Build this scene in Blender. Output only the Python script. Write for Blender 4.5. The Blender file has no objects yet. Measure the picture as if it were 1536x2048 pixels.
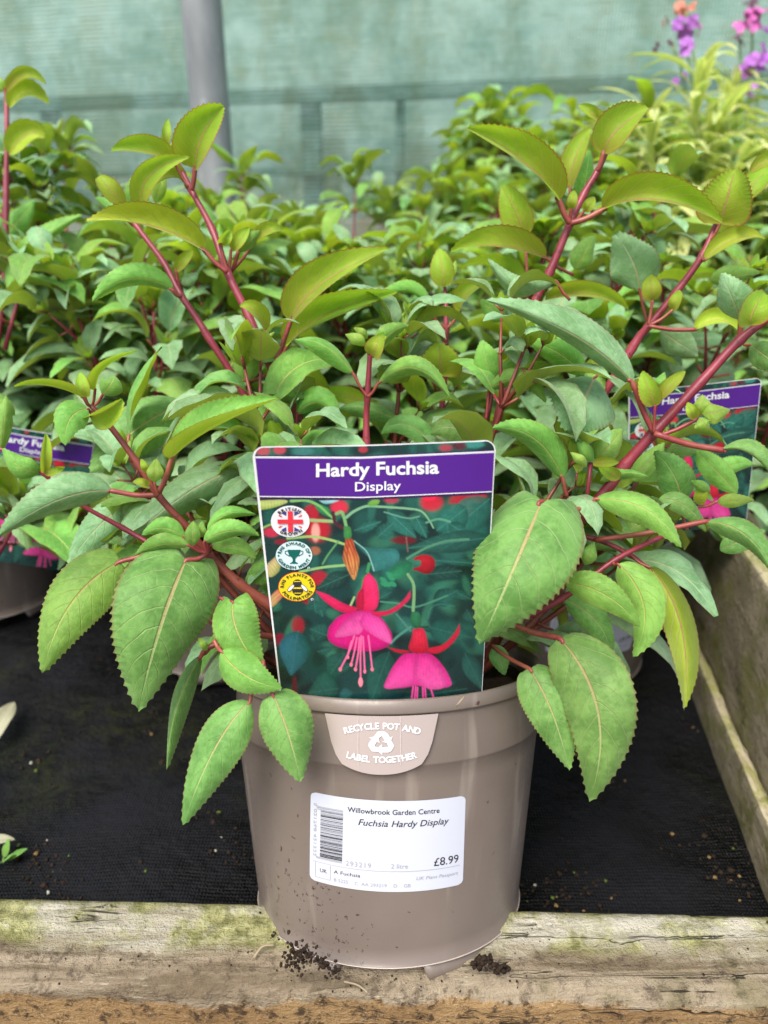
import bpy, math, random
import numpy as np
from mathutils import Vector, Matrix
R = math.radians
SC = bpy.context.scene
COL = SC.collection

# ------------------------------------------------------------------ camera, world, sun, exposure
F = 1480.0; CX = 768.0; CY = 1024.0; PITCH = R(22.0); CAMZ = 0.39
cam = bpy.data.cameras.new('camera'); camo = bpy.data.objects.new('camera', cam); COL.objects.link(camo)
camo.location = (0, 0, CAMZ); camo.rotation_euler = (R(90) - PITCH, 0, 0)
cam.sensor_fit = 'VERTICAL'; cam.sensor_height = 36.0; cam.lens = 36.0 * F / 2048.0
cam.clip_start = 0.02; cam.clip_end = 200
cam.dof.use_dof = True; cam.dof.focus_distance = 0.352; cam.dof.aperture_fstop = 7.4
SC.camera = camo
w = bpy.data.worlds.new('World'); SC.world = w; w.use_nodes = True
nt = w.node_tree; nt.nodes.clear()
sky = nt.nodes.new('ShaderNodeTexSky'); sky.sky_type = 'NISHITA'; sky.sun_disc = False
SUN_EL, SUN_AZ = 58.0, 205.0
sky.sun_elevation = R(SUN_EL); sky.sun_rotation = R(SUN_AZ); sky.air_density = 1.0; sky.dust_density = 4.0; sky.ozone_density = 1.0
bg = nt.nodes.new('ShaderNodeBackground'); bg.inputs[1].default_value = 0.14
wo = nt.nodes.new('ShaderNodeOutputWorld')
nt.links.new(sky.outputs[0], bg.inputs[0]); nt.links.new(bg.outputs[0], wo.inputs[0])
sl = bpy.data.lights.new('sun', 'SUN'); sl.energy = 2.3; sl.angle = R(34); sl.color = (1.0, 0.96, 0.88)
so = bpy.data.objects.new('sun', sl); COL.objects.link(so)
az = R(SUN_AZ); el = R(SUN_EL)
sd = Vector((math.sin(az) * math.cos(el), math.cos(az) * math.cos(el), math.sin(el)))
so.rotation_euler = sd.to_track_quat('Z', 'Y').to_euler(); so.location = (0, -1, 3)
SC.view_settings.view_transform = 'Standard'; SC.view_settings.look = 'None'
SC.view_settings.exposure = 0.80; SC.view_settings.gamma = 1.0
SC.view_settings.use_curve_mapping = False
SC.render.engine = 'CYCLES'
SC.cycles.max_bounces = 8; SC.cycles.transparent_max_bounces = 12
SC.cycles.caustics_reflective = False; SC.cycles.caustics_refractive = False

CAM = Vector((0, 0, CAMZ)); FW = Vector((0, math.cos(PITCH), -math.sin(PITCH))); UP = Vector((0, math.sin(PITCH), math.cos(PITCH))); RT = Vector((1, 0, 0))
def ray(x, y): return FW + RT * ((x - CX) / F) - UP * ((y - CY) / F)
def P(x, y, d): return CAM + ray(x, y) * d                  # photo point at a real distance
def G(x, y, z):                                              # photo point on the level plane z
    r = ray(x, y); return CAM + r * ((z - CAMZ) / r.z)

# ------------------------------------------------------------------ object helpers
def tag(o, label=None, cat=None, group=None, kind=None):
    if label: o['label'] = label
    if cat: o['category'] = cat
    if group: o['group'] = group
    if kind: o['kind'] = kind
    return o
def empty(name, loc=(0, 0, 0), rot=None):
    o = bpy.data.objects.new(name, None); COL.objects.link(o); o.location = loc; o.empty_display_size = 0.02
    if rot is not None: o.rotation_euler = rot
    return o
class MB:
    def __init__(s): s.v = []; s.f = []; s.uv = []; s.mi = []; s.col = None
    def add(s, vs, fs, uvs=None, mi=0):
        o = len(s.v); s.v += [tuple(v) for v in vs]; s.f += [tuple(i + o for i in f) for f in fs]
        s.uv += (uvs if uvs is not None else [(0, 0)] * len(vs)); s.mi += [mi] * len(fs)
    def mesh(s, name, mats, smooth=True, origin=None):
        me = bpy.data.meshes.new(name)
        v = s.v if origin is None else [(a[0] - origin[0], a[1] - origin[1], a[2] - origin[2]) for a in s.v]
        me.from_pydata(v, [], s.f); 
        for m in (mats if isinstance(mats, (list, tuple)) else [mats]): me.materials.append(m)
        if any(s.mi): me.polygons.foreach_set('material_index', s.mi)
        uvl = me.uv_layers.new(name='UVMap'); li = np.empty(len(me.loops), dtype=np.int32); me.loops.foreach_get('vertex_index', li)
        uvl.data.foreach_set('uv', np.array(s.uv, dtype=np.float32)[li].ravel())
        if s.col is not None:
            ca = me.color_attributes.new('Print', 'FLOAT_COLOR', 'POINT')
            ca.data.foreach_set('color', np.array(s.col, dtype=np.float32).ravel())
        if smooth: me.polygons.foreach_set('use_smooth', [True] * len(me.polygons))
        me.update(); return me
    def build(s, name, mats, parent=None, smooth=True, origin=None, atparent=False):
        # world-space verts; origin: object origin. parent must be unrotated/at loc
        if parent is not None and origin is None: origin = parent.location.copy()
        o = bpy.data.objects.new(name, s.mesh(name, mats, smooth, origin)); COL.objects.link(o)
        if parent is not None: o.parent = parent
        elif origin is not None: o.location = origin
        return o
def copy_tree(o, parent=None):
    c = o.copy(); COL.objects.link(c); c.parent = parent
    for ch in list(o.children): copy_tree(ch, c)
    return c
def tube(mb, pts, rad, n=8, mi=0, caps=True):
    pts = [Vector(p) for p in pts]; vs = []; fs = []; uv = []
    m = len(pts); rr = rad if isinstance(rad, (list, tuple)) else [rad] * m
    prev = None; L = 0
    for i, p in enumerate(pts):
        t = (pts[min(i + 1, m - 1)] - pts[max(i - 1, 0)]).normalized()
        if prev is None: a = t.orthogonal().normalized()
        else: a = (prev - t * prev.dot(t)).normalized()
        prev = a; b = t.cross(a)
        if i: L += (p - pts[i - 1]).length
        for k in range(n):
            q = 2 * math.pi * k / n; vs.append(p + (a * math.cos(q) + b * math.sin(q)) * rr[i]); uv.append((k / n, L * 10))
    for i in range(m - 1):
        for k in range(n):
            k2 = (k + 1) % n; fs.append((i * n + k, i * n + k2, (i + 1) * n + k2, (i + 1) * n + k))
    if caps:
        fs.append(tuple(range(n - 1, -1, -1))); fs.append(tuple((m - 1) * n + k for k in range(n)))
    mb.add(vs, fs, uv, mi)
def spline(pts, per=6):
    pts = [Vector(p) for p in pts]
    if len(pts) < 3: return pts
    q = [pts[0] * 2 - pts[1]] + pts + [pts[-1] * 2 - pts[-2]]; out = []
    for i in range(1, len(q) - 2):
        a, b, c, d = q[i - 1], q[i], q[i + 1], q[i + 2]
        for k in range(per):
            t = k / per
            out.append(0.5 * ((2 * b) + (c - a) * t + (2 * a - 5 * b + 4 * c - d) * t * t + (3 * b - a - 3 * c + d) * t ** 3))
    out.append(pts[-1]); return out
def lathe(mb, prof, n=96, mi=0, M=None):
    vs = []; fs = []; uv = []
    for j, (r, z) in enumerate(prof):
        for k in range(n):
            a = 2 * math.pi * k / n; p = Vector((r * math.cos(a), r * math.sin(a), z)); vs.append(M @ p if M else p); uv.append((k / n, j / len(prof)))
    for j in range(len(prof) - 1):
        for k in range(n):
            k2 = (k + 1) % n; fs.append((j * n + k, (j + 1) * n + k, (j + 1) * n + k2, j * n + k2))
    mb.add(vs, fs, uv, mi)

# ------------------------------------------------------------------ material helpers
def lin(h):
    if isinstance(h, str):
        h = [int(h[i:i + 2], 16) / 255 for i in (0, 2, 4)]
    return tuple(c / 12.92 if c <= 0.04045 else ((c + 0.055) / 1.055) ** 2.4 for c in h)
class NT:
    def __init__(s, name):
        s.m = bpy.data.materials.new(name); s.m.use_nodes = True; s.t = s.m.node_tree; s.t.nodes.clear()
        s.out = s.t.nodes.new('ShaderNodeOutputMaterial')
    def n(s, typ, **kw):
        d = s.t.nodes.new(typ)
        for k, v in kw.items(): setattr(d, k, v)
        return d
    def l(s, a, b): s.t.links.new(a, b)
    def setv(s, sock, v):
        if hasattr(v, 'is_output') or isinstance(v, bpy.types.NodeSocket): s.l(v, sock)
        else: sock.default_value = v
    def math(s, op, a, b=0.0, c=None, clamp=False):
        d = s.n('ShaderNodeMath', operation=op); d.use_clamp = clamp
        s.setv(d.inputs[0], a); s.setv(d.inputs[1], b)
        if c is not None: s.setv(d.inputs[2], c)
        return d.outputs[0]
    def mix(s, f, a, b, blend='MIX'):
        d = s.n('ShaderNodeMix', data_type='RGBA', blend_type=blend)
        s.setv(d.inputs[0], f)
        for i, v in ((6, a), (7, b)):
            if isinstance(v, tuple) and len(v) == 3: v = v + (1,)
            s.setv(d.inputs[i], v)
        return d.outputs[2]
    def noise(s, scale, detail=4, rough=0.55, vec=None, dist=0.0, out=0):
        d = s.n('ShaderNodeTexNoise'); d.inputs['Scale'].default_value = scale; d.inputs['Detail'].default_value = detail
        d.inputs['Roughness'].default_value = rough; d.inputs['Distortion'].default_value = dist
        if vec is not None: s.l(vec, d.inputs['Vector'])
        return d.outputs[out]
    def smooth(s, x, lo, hi, a=0.0, b=1.0):
        d = s.n('ShaderNodeMapRange', interpolation_type='SMOOTHSTEP'); s.setv(d.inputs[0], x)
        for i, v in zip((1, 2, 3, 4), (lo, hi, a, b)): d.inputs[i].default_value = v
        return d.outputs[0]
    def coord(s, kind='Object', scale=None, rot=None, loc=None):
        c = s.n('ShaderNodeTexCoord').outputs[kind]
        if scale is None and rot is None and loc is None: return c
        mp = s.n('ShaderNodeMapping'); s.l(c, mp.inputs[0])
        if loc: mp.inputs[1].default_value = loc
        if rot: mp.inputs[2].default_value = rot
        if scale: mp.inputs[3].default_value = scale
        return mp.outputs[0]
    def bump(s, h, strength=0.3, dist=0.001):
        d = s.n('ShaderNodeBump'); d.inputs['Strength'].default_value = strength; d.inputs['Distance'].default_value = dist
        s.l(h, d.inputs['Height']); return d.outputs[0]
    def bsdf(s, col, rough=0.5, spec=0.5, normal=None, **kw):
        d = s.n('ShaderNodeBsdfPrincipled')
        if isinstance(col, tuple) and len(col) == 3: col = col + (1,)
        s.setv(d.inputs['Base Color'], col); s.setv(d.inputs['Roughness'], rough); s.setv(d.inputs['Specular IOR Level'], spec)
        if normal is not None: s.l(normal, d.inputs['Normal'])
        for k, v in kw.items(): s.setv(d.inputs[k.replace('_', ' ')], v)
        return d.outputs[0]
    def done(s, sh): s.l(sh, s.out.inputs[0]); return s.m
def simple(name, col, rough=0.5, spec=0.5, var=0.0, scale=60, bump=0.0, **kw):
    t = NT(name); c = col
    if var: c = t.mix(t.noise(scale, vec=t.coord()), tuple(x * (1 - var) for x in col), tuple(min(1, x * (1 + var)) for x in col))
    nm = t.bump(t.noise(scale * 3, vec=t.coord()), bump) if bump else None
    return t.done(t.bsdf(c, rough, spec, nm, **kw))

def leaf_mat(name, top_a, top_b, und_a, und_b, vein_t, vein_u, margin, trans=0.3, margin_w=0.955, stripes=False, bronze=None, rough=0.52):
    t = NT(name)
    uv = t.n('ShaderNodeTexCoord').outputs['UV']; sp = t.n('ShaderNodeSeparateXYZ'); t.l(uv, sp.inputs[0])
    s = t.math('ABSOLUTE', t.math('MULTIPLY_ADD', sp.outputs[0], 2.0, -1.0)); v = sp.outputs[1]
    rnd = t.n('ShaderNodeObjectInfo').outputs['Random']
    geo = t.n('ShaderNodeNewGeometry'); back = geo.outputs['Backfacing']
    isl = geo.outputs['Random Per Island']
    rr = t.math('FRACT', t.math('ADD', rnd, isl))
    oc = t.coord()
    n1 = t.noise(55, 3, 0.6, oc); n2 = t.noise(420, 4, 0.7, oc)
    nn = t.math('ADD', t.math('MULTIPLY', n1, 0.65), t.math('MULTIPLY', n2, 0.35))
    top = t.mix(t.smooth(nn, 0.38, 0.62), tuple(x * .9 for x in top_a), tuple(x * 1.08 for x in top_b))
    und = t.mix(t.smooth(n1, 0.35, 0.65), und_a, und_b)
    if bronze: und = t.mix(t.math('MULTIPLY', t.smooth(v, 0.0, 0.75, 0.62, 0.0), t.smooth(n1, 0.3, 0.6, .5, 1)), und, bronze)
    # side veins arch forward from the midrib
    ph = t.math('MULTIPLY', t.math('SUBTRACT', v, t.math('MULTIPLY', t.math('POWER', s, 1.25), 0.27)), 7.5)
    side = t.math('FLOOR', t.math('MULTIPLY', sp.outputs[0], 2.0)); ph = t.math('ADD', ph, t.math('MULTIPLY', side, 0.45))
    ph = t.math('ADD', ph, t.math('MULTIPLY', n1, 0.5))
    fr = t.math('ABSOLUTE', t.math('SUBTRACT', t.math('FRACT', ph), 0.5))
    sv = t.math('MULTIPLY', t.smooth(fr, 0.0, 0.05, 1, 0), t.smooth(s, 0.80, 0.96, 1, 0))
    mid = t.smooth(s, 0.018, 0.05, 1, 0)
    midc = t.math('MULTIPLY', mid, t.smooth(v, 0.70, 1.0, 1, 0.25))
    # fine net of small veins
    vo = t.n('ShaderNodeTexVoronoi', feature='DISTANCE_TO_EDGE'); vo.inputs['Scale'].default_value = 190; t.l(oc, vo.inputs['Vector'])
    net = t.smooth(vo.outputs['Distance'], 0.0, 0.09, 1, 0)
    top = t.mix(t.math('MULTIPLY', net, 0.06), top, vein_t)
    top = t.mix(t.math('MULTIPLY', sv, 0.5), top, vein_t)
    pink = tuple(a * 0.35 + b * 0.65 for a, b in zip(vein_t, vein_u))
    top = t.mix(t.math('MULTIPLY', midc, 0.85), top, t.mix(t.smooth(v, 0.25, 0.8), pink, vein_t))
    und = t.mix(t.math('MULTIPLY', net, 0.05), und, vein_u)
    und = t.mix(t.math('MULTIPLY', sv, 0.8), und, tuple(a * 0.55 + b * 0.45 for a, b in zip(vein_t, vein_u)))
    und = t.mix(t.math('MULTIPLY', midc, 0.95), und, vein_u)
    # small brown blemishes
    bl = t.math('MULTIPLY', t.smooth(t.noise(34, 5, 0.75, oc), 0.70, 0.78), 0.55)
    top = t.mix(bl, top, (0.10, 0.07, 0.04))
    mg = t.smooth(s, margin_w - 0.02, 0.975)
    if stripes: mg = t.smooth(s, 0.28, 0.5)
    top = t.mix(t.math('MULTIPLY', mg, 1.0 if stripes else 0.45), top, margin); und = t.mix(t.math('MULTIPLY', mg, 1.0 if stripes else 0.85), und, margin)
    col = t.mix(back, top, und)
    hs = t.n('ShaderNodeHueSaturation'); t.l(col, hs.inputs['Color'])
    t.l(t.math('MULTIPLY_ADD', rr, 0.030, 0.487), hs.inputs['Hue'])
    t.l(t.math('MULTIPLY_ADD', rr, 0.28, 0.93), hs.inputs['Value'])
    hs.inputs['Saturation'].default_value = 1.0
    col = hs.outputs[0]
    h = t.math('SUBTRACT', t.math('MULTIPLY', n2, 0.5), t.math('ADD', t.math('MULTIPLY', sv, 0.8), t.math('ADD', mid, t.math('MULTIPLY', net, 0.15))))
    bm = t.bump(h, 0.6, 0.0007)
    p = t.bsdf(col, rough, 0.34, bm, Sheen_Weight=0.18, Sheen_Roughness=0.5)
    tr = t.n('ShaderNodeBsdfTranslucent'); 
    tc = t.mix(0.55, col, tuple(x for x in und_b)); t.l(t.mix(1.0, tc, (1.0, 1.0, 0.55), 'MULTIPLY'), tr.inputs[0])
    ms = t.n('ShaderNodeMixShader'); ms.inputs[0].default_value = trans; t.l(p, ms.inputs[1]); t.l(tr.outputs[0], ms.inputs[2])
    return t.done(ms.outputs[0])
M = {}
M['leaf'] = leaf_mat('leaf_mature', (0.100, 0.250, 0.048), (0.180, 0.365, 0.090), (0.26, 0.40, 0.03), (0.34, 0.48, 0.06), (0.40, 0.52, 0.20), (0.50, 0.24, 0.14), (0.25, 0.07, 0.05), 0.32)
M['bright'] = leaf_mat('leaf_fresh', (0.135, 0.335, 0.050), (0.220, 0.455, 0.085), (0.32, 0.45, 0.02), (0.42, 0.54, 0.04), (0.46, 0.60, 0.16), (0.52, 0.28, 0.12), (0.30, 0.12, 0.05), 0.36)
M['young'] = leaf_mat('leaf_young', (0.26, 0.45, 0.06), (0.36, 0.55, 0.11), (0.28, 0.47, 0.022), (0.40, 0.61, 0.045), (0.62, 0.66, 0.20), (0.62, 0.30, 0.16), (0.42, 0.06, 0.05), 0.54, 0.93, bronze=(0.30, 0.15, 0.02))
M['grey'] = leaf_mat('leaf_greyish', (0.150, 0.310, 0.115), (0.250, 0.425, 0.215), (0.30, 0.42, 0.04), (0.36, 0.48, 0.06), (0.42, 0.52, 0.28), (0.50, 0.28, 0.16), (0.26, 0.09, 0.07), 0.26)  # cool sky sheen on leaf tops is mixed into this grey-green
M['varieg'] = leaf_mat('leaf_variegated', (0.34, 0.48, 0.18), (0.42, 0.56, 0.22), (0.38, 0.52, 0.18), (0.44, 0.58, 0.2), (0.6, 0.7, 0.3), (0.6, 0.7, 0.3), (0.85, 0.86, 0.36), 0.45, stripes=True)

def stem_mat(name, a, b, c):
    t = NT(name); oc = t.coord(); n1 = t.noise(30, 4, 0.6, oc); n2 = t.noise(260, 3, 0.6, oc)
    col = t.mix(t.smooth(n1, 0.35, 0.65), a, b); col = t.mix(t.smooth(n2, 0.60, 0.72), col, c)
    return t.done(t.bsdf(col, 0.42, 0.5, t.bump(n2, 0.25, 0.0005), Subsurface_Weight=0.12, Subsurface_Radius=(0.004, 0.001, 0.001), Subsurface_Scale=0.4))
M['stem'] = stem_mat('red_stem', (0.17, 0.014, 0.030), (0.27, 0.035, 0.055), (0.09, 0.012, 0.015))
M['stem_old'] = stem_mat('old_stem', (0.15, 0.025, 0.02), (0.24, 0.06, 0.04), (0.08, 0.02, 0.012))
M['petiole'] = stem_mat('petiole_red', (0.22, 0.03, 0.035), (0.32, 0.10, 0.06), (0.18, 0.02, 0.02))
M['green_stem'] = simple('green_stem', (0.2, 0.3, 0.1), 0.5, var=0.2)

# ------------------------------------------------------------------ leaf geometry
def leaf(mb, b, m, t, W, S0, aL=20, aR=20, top=True, nu=14, nv=3, teeth=0.0, lobe=0.0, wav=0.0, expo=0.78, mi=0, seed=0, twist=0.0):
    """blade along b-m-t; half blades leave the midrib at aL/aR degrees off the S direction (positive: away from the upper side)"""
    rng = random.Random(seed); b, m, t = Vector(b), Vector(m), Vector(t)
    c = m * 2 - (b + t) / 2; vs = []; fs = []; uv = []
    cols = 2 * nv + 1; p1 = rng.random() * 6; p2 = rng.random() * 6; f1 = rng.uniform(7, 12)
    for i in range(nu + 1):
        u = i / nu; ue = u
        p = b * (1 - u) ** 2 + c * 2 * u * (1 - u) + t * u * u
        T = ((c - b) * 2 * (1 - u) + (t - c) * 2 * u).normalized()
        S = (S0 - T * S0.dot(T)).normalized(); S = (S + S.cross(T) * (twist * (u - .4))).normalized(); N = S.cross(T)          # N: adaxial side when top
        if not top: N = -N
        wd = max(0.0, math.sin(math.pi * max(u, 1e-4) ** expo)) ** 0.70 * W
        wd = wd * (1 - 0.10 * u) 
        if u > 0.8: wd *= 1 - 0.14 * ((u - 0.8) / 0.2) ** 1.5
        for k in range(-nv, nv + 1):
            s = k / nv; a = R(aR if s > 0 else aL); e = abs(s)
            base = math.sin(a); cs = math.cos(a)
            d = S * (cs * (1 if s > 0 else -1)) - N * base
            # gentle arch across each half: leaves the midrib flatter, ends steeper
            off = d * (wd * e) + N * (wd * 0.16 * math.sin(math.pi * e))
            off += N * (wav * W * e * e * math.sin(u * f1 + (p1 if s > 0 else p2)))
            along = -lobe * W * e * (1 - u) ** 4 * 1.7 * min(1, wd / (0.55 * W))
            if teeth and abs(k) == nv and 0 < i < nu:
                if i % 3 == 1: off += d * (teeth * W * 1.15); along += teeth * W * 1.3
            vs.append(p + off + T * along); uv.append(((s + 1) / 2, u))
    for i in range(nu):
        for k in range(cols - 1):
            a0 = i * cols + k; q = (a0, a0 + 1, a0 + cols + 1, a0 + cols)
            fs.append(q if top else q[::-1])
    mb.add(vs, fs, uv, mi)
# winding note: S x T = N, so (k, k+1, next row) faces N = adaxial when top

# ------------------------------------------------------------------ setting: fabric, boards, ground
def fabric_mat():
    t = NT('ground_cover_fabric'); oc = t.coord()
    wv = t.n('ShaderNodeTexWave', wave_type='BANDS', bands_direction='X'); wv.inputs['Scale'].default_value = 150; t.l(oc, wv.inputs[0])
    wv2 = t.n('ShaderNodeTexWave', wave_type='BANDS', bands_direction='Y'); wv2.inputs['Scale'].default_value = 120; t.l(oc, wv2.inputs[0])
    we = t.math('MULTIPLY', wv.outputs[1], wv2.outputs[1])
    n1 = t.noise(9, 6, 0.6, oc); n2 = t.noise(60, 6, 0.7, oc); n3 = t.noise(5, 3, 0.6, t.coord(loc=(3, 1, 0)))
    col = t.mix(t.smooth(n1, 0.42, 0.66), (0.0008, 0.001, 0.0014), (0.0065, 0.0072, 0.0100))  # bluish sheen on the raised lumps is painted into the paler tone
    col = t.mix(t.math('MULTIPLY', we, t.smooth(n1, .38, .62, .25, .95)), col, (0.0105, 0.012, 0.0165))
    col = t.mix(t.math('MULTIPLY', t.smooth(n3, 0.52, 0.64), t.smooth(n2, 0.42, 0.6, 0, 0.75)), col, (0.014, 0.018, 0.004))
    col = t.mix(t.smooth(n2, 0.62, 0.70, 0, 0.7), col, (0.010, 0.007, 0.005))
    h = t.math('ADD', t.math('MULTIPLY', we, 0.15), t.math('ADD', n2, t.math('MULTIPLY', n1, 3.0)))
    return t.done(t.bsdf(col, t.smooth(n1, 0.35, 0.65, 0.38, 0.8), 0.22, t.bump(h, 1.0, 0.006)))
M['fabric'] = fabric_mat()
def wood_mat(name, pale, mid, dark, moss, moss_amt, axis_rot=0.0, speck=0.5):
    t = NT(name); oc = t.coord(rot=(0, 0, axis_rot)); st = t.n('ShaderNodeMapping'); t.l(oc, st.inputs[0]); st.inputs[3].default_value = (4, 60, 60)
    g = t.noise(1.0, 8, 0.65, st.outputs[0], 0.6); g2 = t.noise(4.5, 6, 0.7, st.outputs[0])
    n1 = t.noise(22, 6, 0.65, oc); n2 = t.noise(150, 5, 0.75, oc); n3 = t.noise(9, 4, 0.6, oc); n4 = t.noise(420, 3, 0.7, oc)
    col = t.mix(t.smooth(g, 0.38, 0.62), mid, pale); col = t.mix(t.smooth(g2, 0.52, 0.68, 0, 0.65), col, dark)
    col = t.mix(t.math('MULTIPLY', t.smooth(n2, 0.54, 0.68), speck), col, dark)
    mo = t.math('MULTIPLY', t.smooth(n1, 0.50 - moss_amt * 0.25, 0.64 - moss_amt * 0.2), t.smooth(n2, 0.34, 0.56, 0.15, 1))
    col = t.mix(mo, col, t.mix(t.smooth(n3, 0.4, 0.6), moss, tuple(x * 1.7 for x in moss)))
    col = t.mix(t.smooth(n4, 0.60, 0.72, 0, 0.4), col, tuple(min(1, x * 1.3) for x in pale))
    col = t.mix(t.math('MULTIPLY', t.smooth(n3, 0.60, 0.72), t.smooth(n2, 0.4, 0.6, 0.2, 0.9)), col, tuple(x * 0.35 for x in dark))
    h = t.math('ADD', t.math('ADD', g, t.math('MULTIPLY', n2, 0.8)), t.math('MULTIPLY', n4, 0.35))
    return t.done(t.bsdf(col, 0.85, 0.25, t.bump(h, 0.9, 0.003)))
def front_board_mat():
    t = NT('mossy_worn_board'); oc = t.coord(); uv = t.n('ShaderNodeTexCoord').outputs['UV']; sp = t.n('ShaderNodeSeparateXYZ'); t.l(uv, sp.inputs[0])
    st = t.n('ShaderNodeMapping'); t.l(oc, st.inputs[0]); st.inputs[3].default_value = (5, 70, 70)
    g = t.noise(1.0, 8, 0.7, st.outputs[0], 0.8); g2 = t.noise(3.5, 6, 0.7, st.outputs[0])
    n1 = t.noise(24, 7, 0.7, oc); n2 = t.noise(140, 6, 0.75, oc); n3 = t.noise(8, 5, 0.65, oc); n4 = t.noise(500, 3, 0.7, oc)
    pale = t.mix(t.smooth(g, 0.36, 0.64), (0.30, 0.26, 0.17), (0.58, 0.55, 0.45)); moss = t.mix(t.smooth(n2, 0.4, 0.6), (0.15, 0.155, 0.03), (0.42, 0.42, 0.17))
    pale = t.mix(t.math('MULTIPLY', t.smooth(n1, 0.40, 0.56), 0.85), pale, moss); pale = t.mix(t.smooth(n2, 0.60, 0.72, 0, .8), pale, (0.66, 0.66, 0.55))
    worn = t.mix(t.smooth(g, 0.36, 0.64), (0.17, 0.13, 0.08), (0.40, 0.33, 0.23)); worn = t.mix(t.smooth(n2, 0.50, 0.66, 0, .75), worn, (0.09, 0.065, 0.045)); worn = t.mix(t.smooth(g2, 0.58, 0.68, 0, .8), worn, (0.50, 0.45, 0.33))
    worn = t.mix(t.smooth(n3, 0.56, 0.68, 0, .6), worn, (0.16, 0.15, 0.06))
    face = t.mix(t.smooth(n1, 0.35, 0.65), (0.28, 0.17, 0.075), (0.40, 0.26, 0.12)); face = t.mix(t.smooth(n2, 0.50, 0.62, 0, .9), face, (0.06, 0.04, 0.025)); face = t.mix(t.smooth(n4, 0.60, 0.7, 0, .5), face, (0.6, 0.5, 0.36))
    u = t.math('ADD', sp.outputs[0], t.math('MULTIPLY', t.math('SUBTRACT', t.math('ADD', t.math('MULTIPLY', n1, .55), t.math('ADD', t.math('MULTIPLY', n3, .6), t.math('MULTIPLY', n2, .35))), .75), .045))
    col = t.mix(t.smooth(u, 0.022, 0.031), pale, worn); col = t.mix(t.smooth(u, 0.052, 0.056), col, face)
    col = t.mix(t.smooth(sp.outputs[0], 0.001, 0.006, .8, 0), col, (0.10, 0.11, 0.02))                   # moss along the wet inner edge
    col = t.mix(t.math('MULTIPLY', t.smooth(n3, 0.60, 0.70), t.smooth(n2, 0.45, 0.6, .1, .85)), col, (0.035, 0.03, 0.02))
    ck = t.math('MULTIPLY', t.smooth(t.math('ABSOLUTE', t.math('SUBTRACT', t.noise(1.0, 3, .5, st.outputs[0], 1.0), .52)), 0.0, 0.012, 1, 0), t.smooth(n3, .46, .56))
    col = t.mix(t.math('MULTIPLY', ck, .85), col, (0.04, 0.03, 0.02))
    h = t.math('SUBTRACT', t.math('ADD', t.math('ADD', g, t.math('MULTIPLY', n2, 1.2)), t.math('MULTIPLY', n4, 0.5)), t.math('MULTIPLY', ck, 1.5))
    return t.done(t.bsdf(col, 0.85, 0.2, t.bump(h, 1.0, 0.0035)))
M['wood_front'] = front_board_mat()
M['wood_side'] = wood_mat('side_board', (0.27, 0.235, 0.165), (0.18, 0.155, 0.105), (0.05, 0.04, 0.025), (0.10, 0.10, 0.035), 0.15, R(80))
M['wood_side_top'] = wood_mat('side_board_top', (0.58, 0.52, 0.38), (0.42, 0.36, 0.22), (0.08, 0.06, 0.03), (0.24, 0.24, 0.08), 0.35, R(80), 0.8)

rng = random.Random(5)
def nz(x, y, s=0):
    return (math.sin(x * 13.1 + y * 7.7 + s) + math.sin(x * 5.3 - y * 11.9 + s * 2.1) + 0.6 * math.sin(x * 29 + y * 23 + s)) / 2.6
# fabric
mb = MB(); nx, ny = 150, 150; vs = []; fs = []
for j in range(ny + 1):
    for i in range(nx + 1):
        x = -1.7 + 4.2 * i / nx; y = 0.27 + 2.9 * (j / ny) ** 1.5
        z = 0.005 * nz(x * 2, y * 2) + 0.0025 * math.exp(-(math.sin(x * 9 + y * 15 + 1.3 * math.sin(y * 6)) / .16) ** 2) + 0.0016 * nz(x * 7, y * 7, 3)
        dy = y - 0.287
        if dy < 0.03: z -= 0.004 * (1 - dy / 0.03)
        vs.append((x, y, z - 0.004))
for j in range(ny):
    for i in range(nx): a = j * (nx + 1) + i; fs.append((a, a + 1, a + nx + 2, a + nx + 1))
mb.add(vs, fs); tag(mb.build('ground_cover_fabric', M['fabric']), 'black woven weed fabric lining the plant bed', kind='structure')
mb = MB(); mb.add([(-60, -60, -0.16), (60, -60, -0.16), (60, 60, -0.16), (-60, 60, -0.16)], [(0, 1, 2, 3)])
M['ground'] = simple('ground', (0.13, 0.10, 0.07), 0.9, var=0.4, scale=20, bump=0.6)
tag(mb.build('ground', M['ground']), kind='structure')

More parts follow.
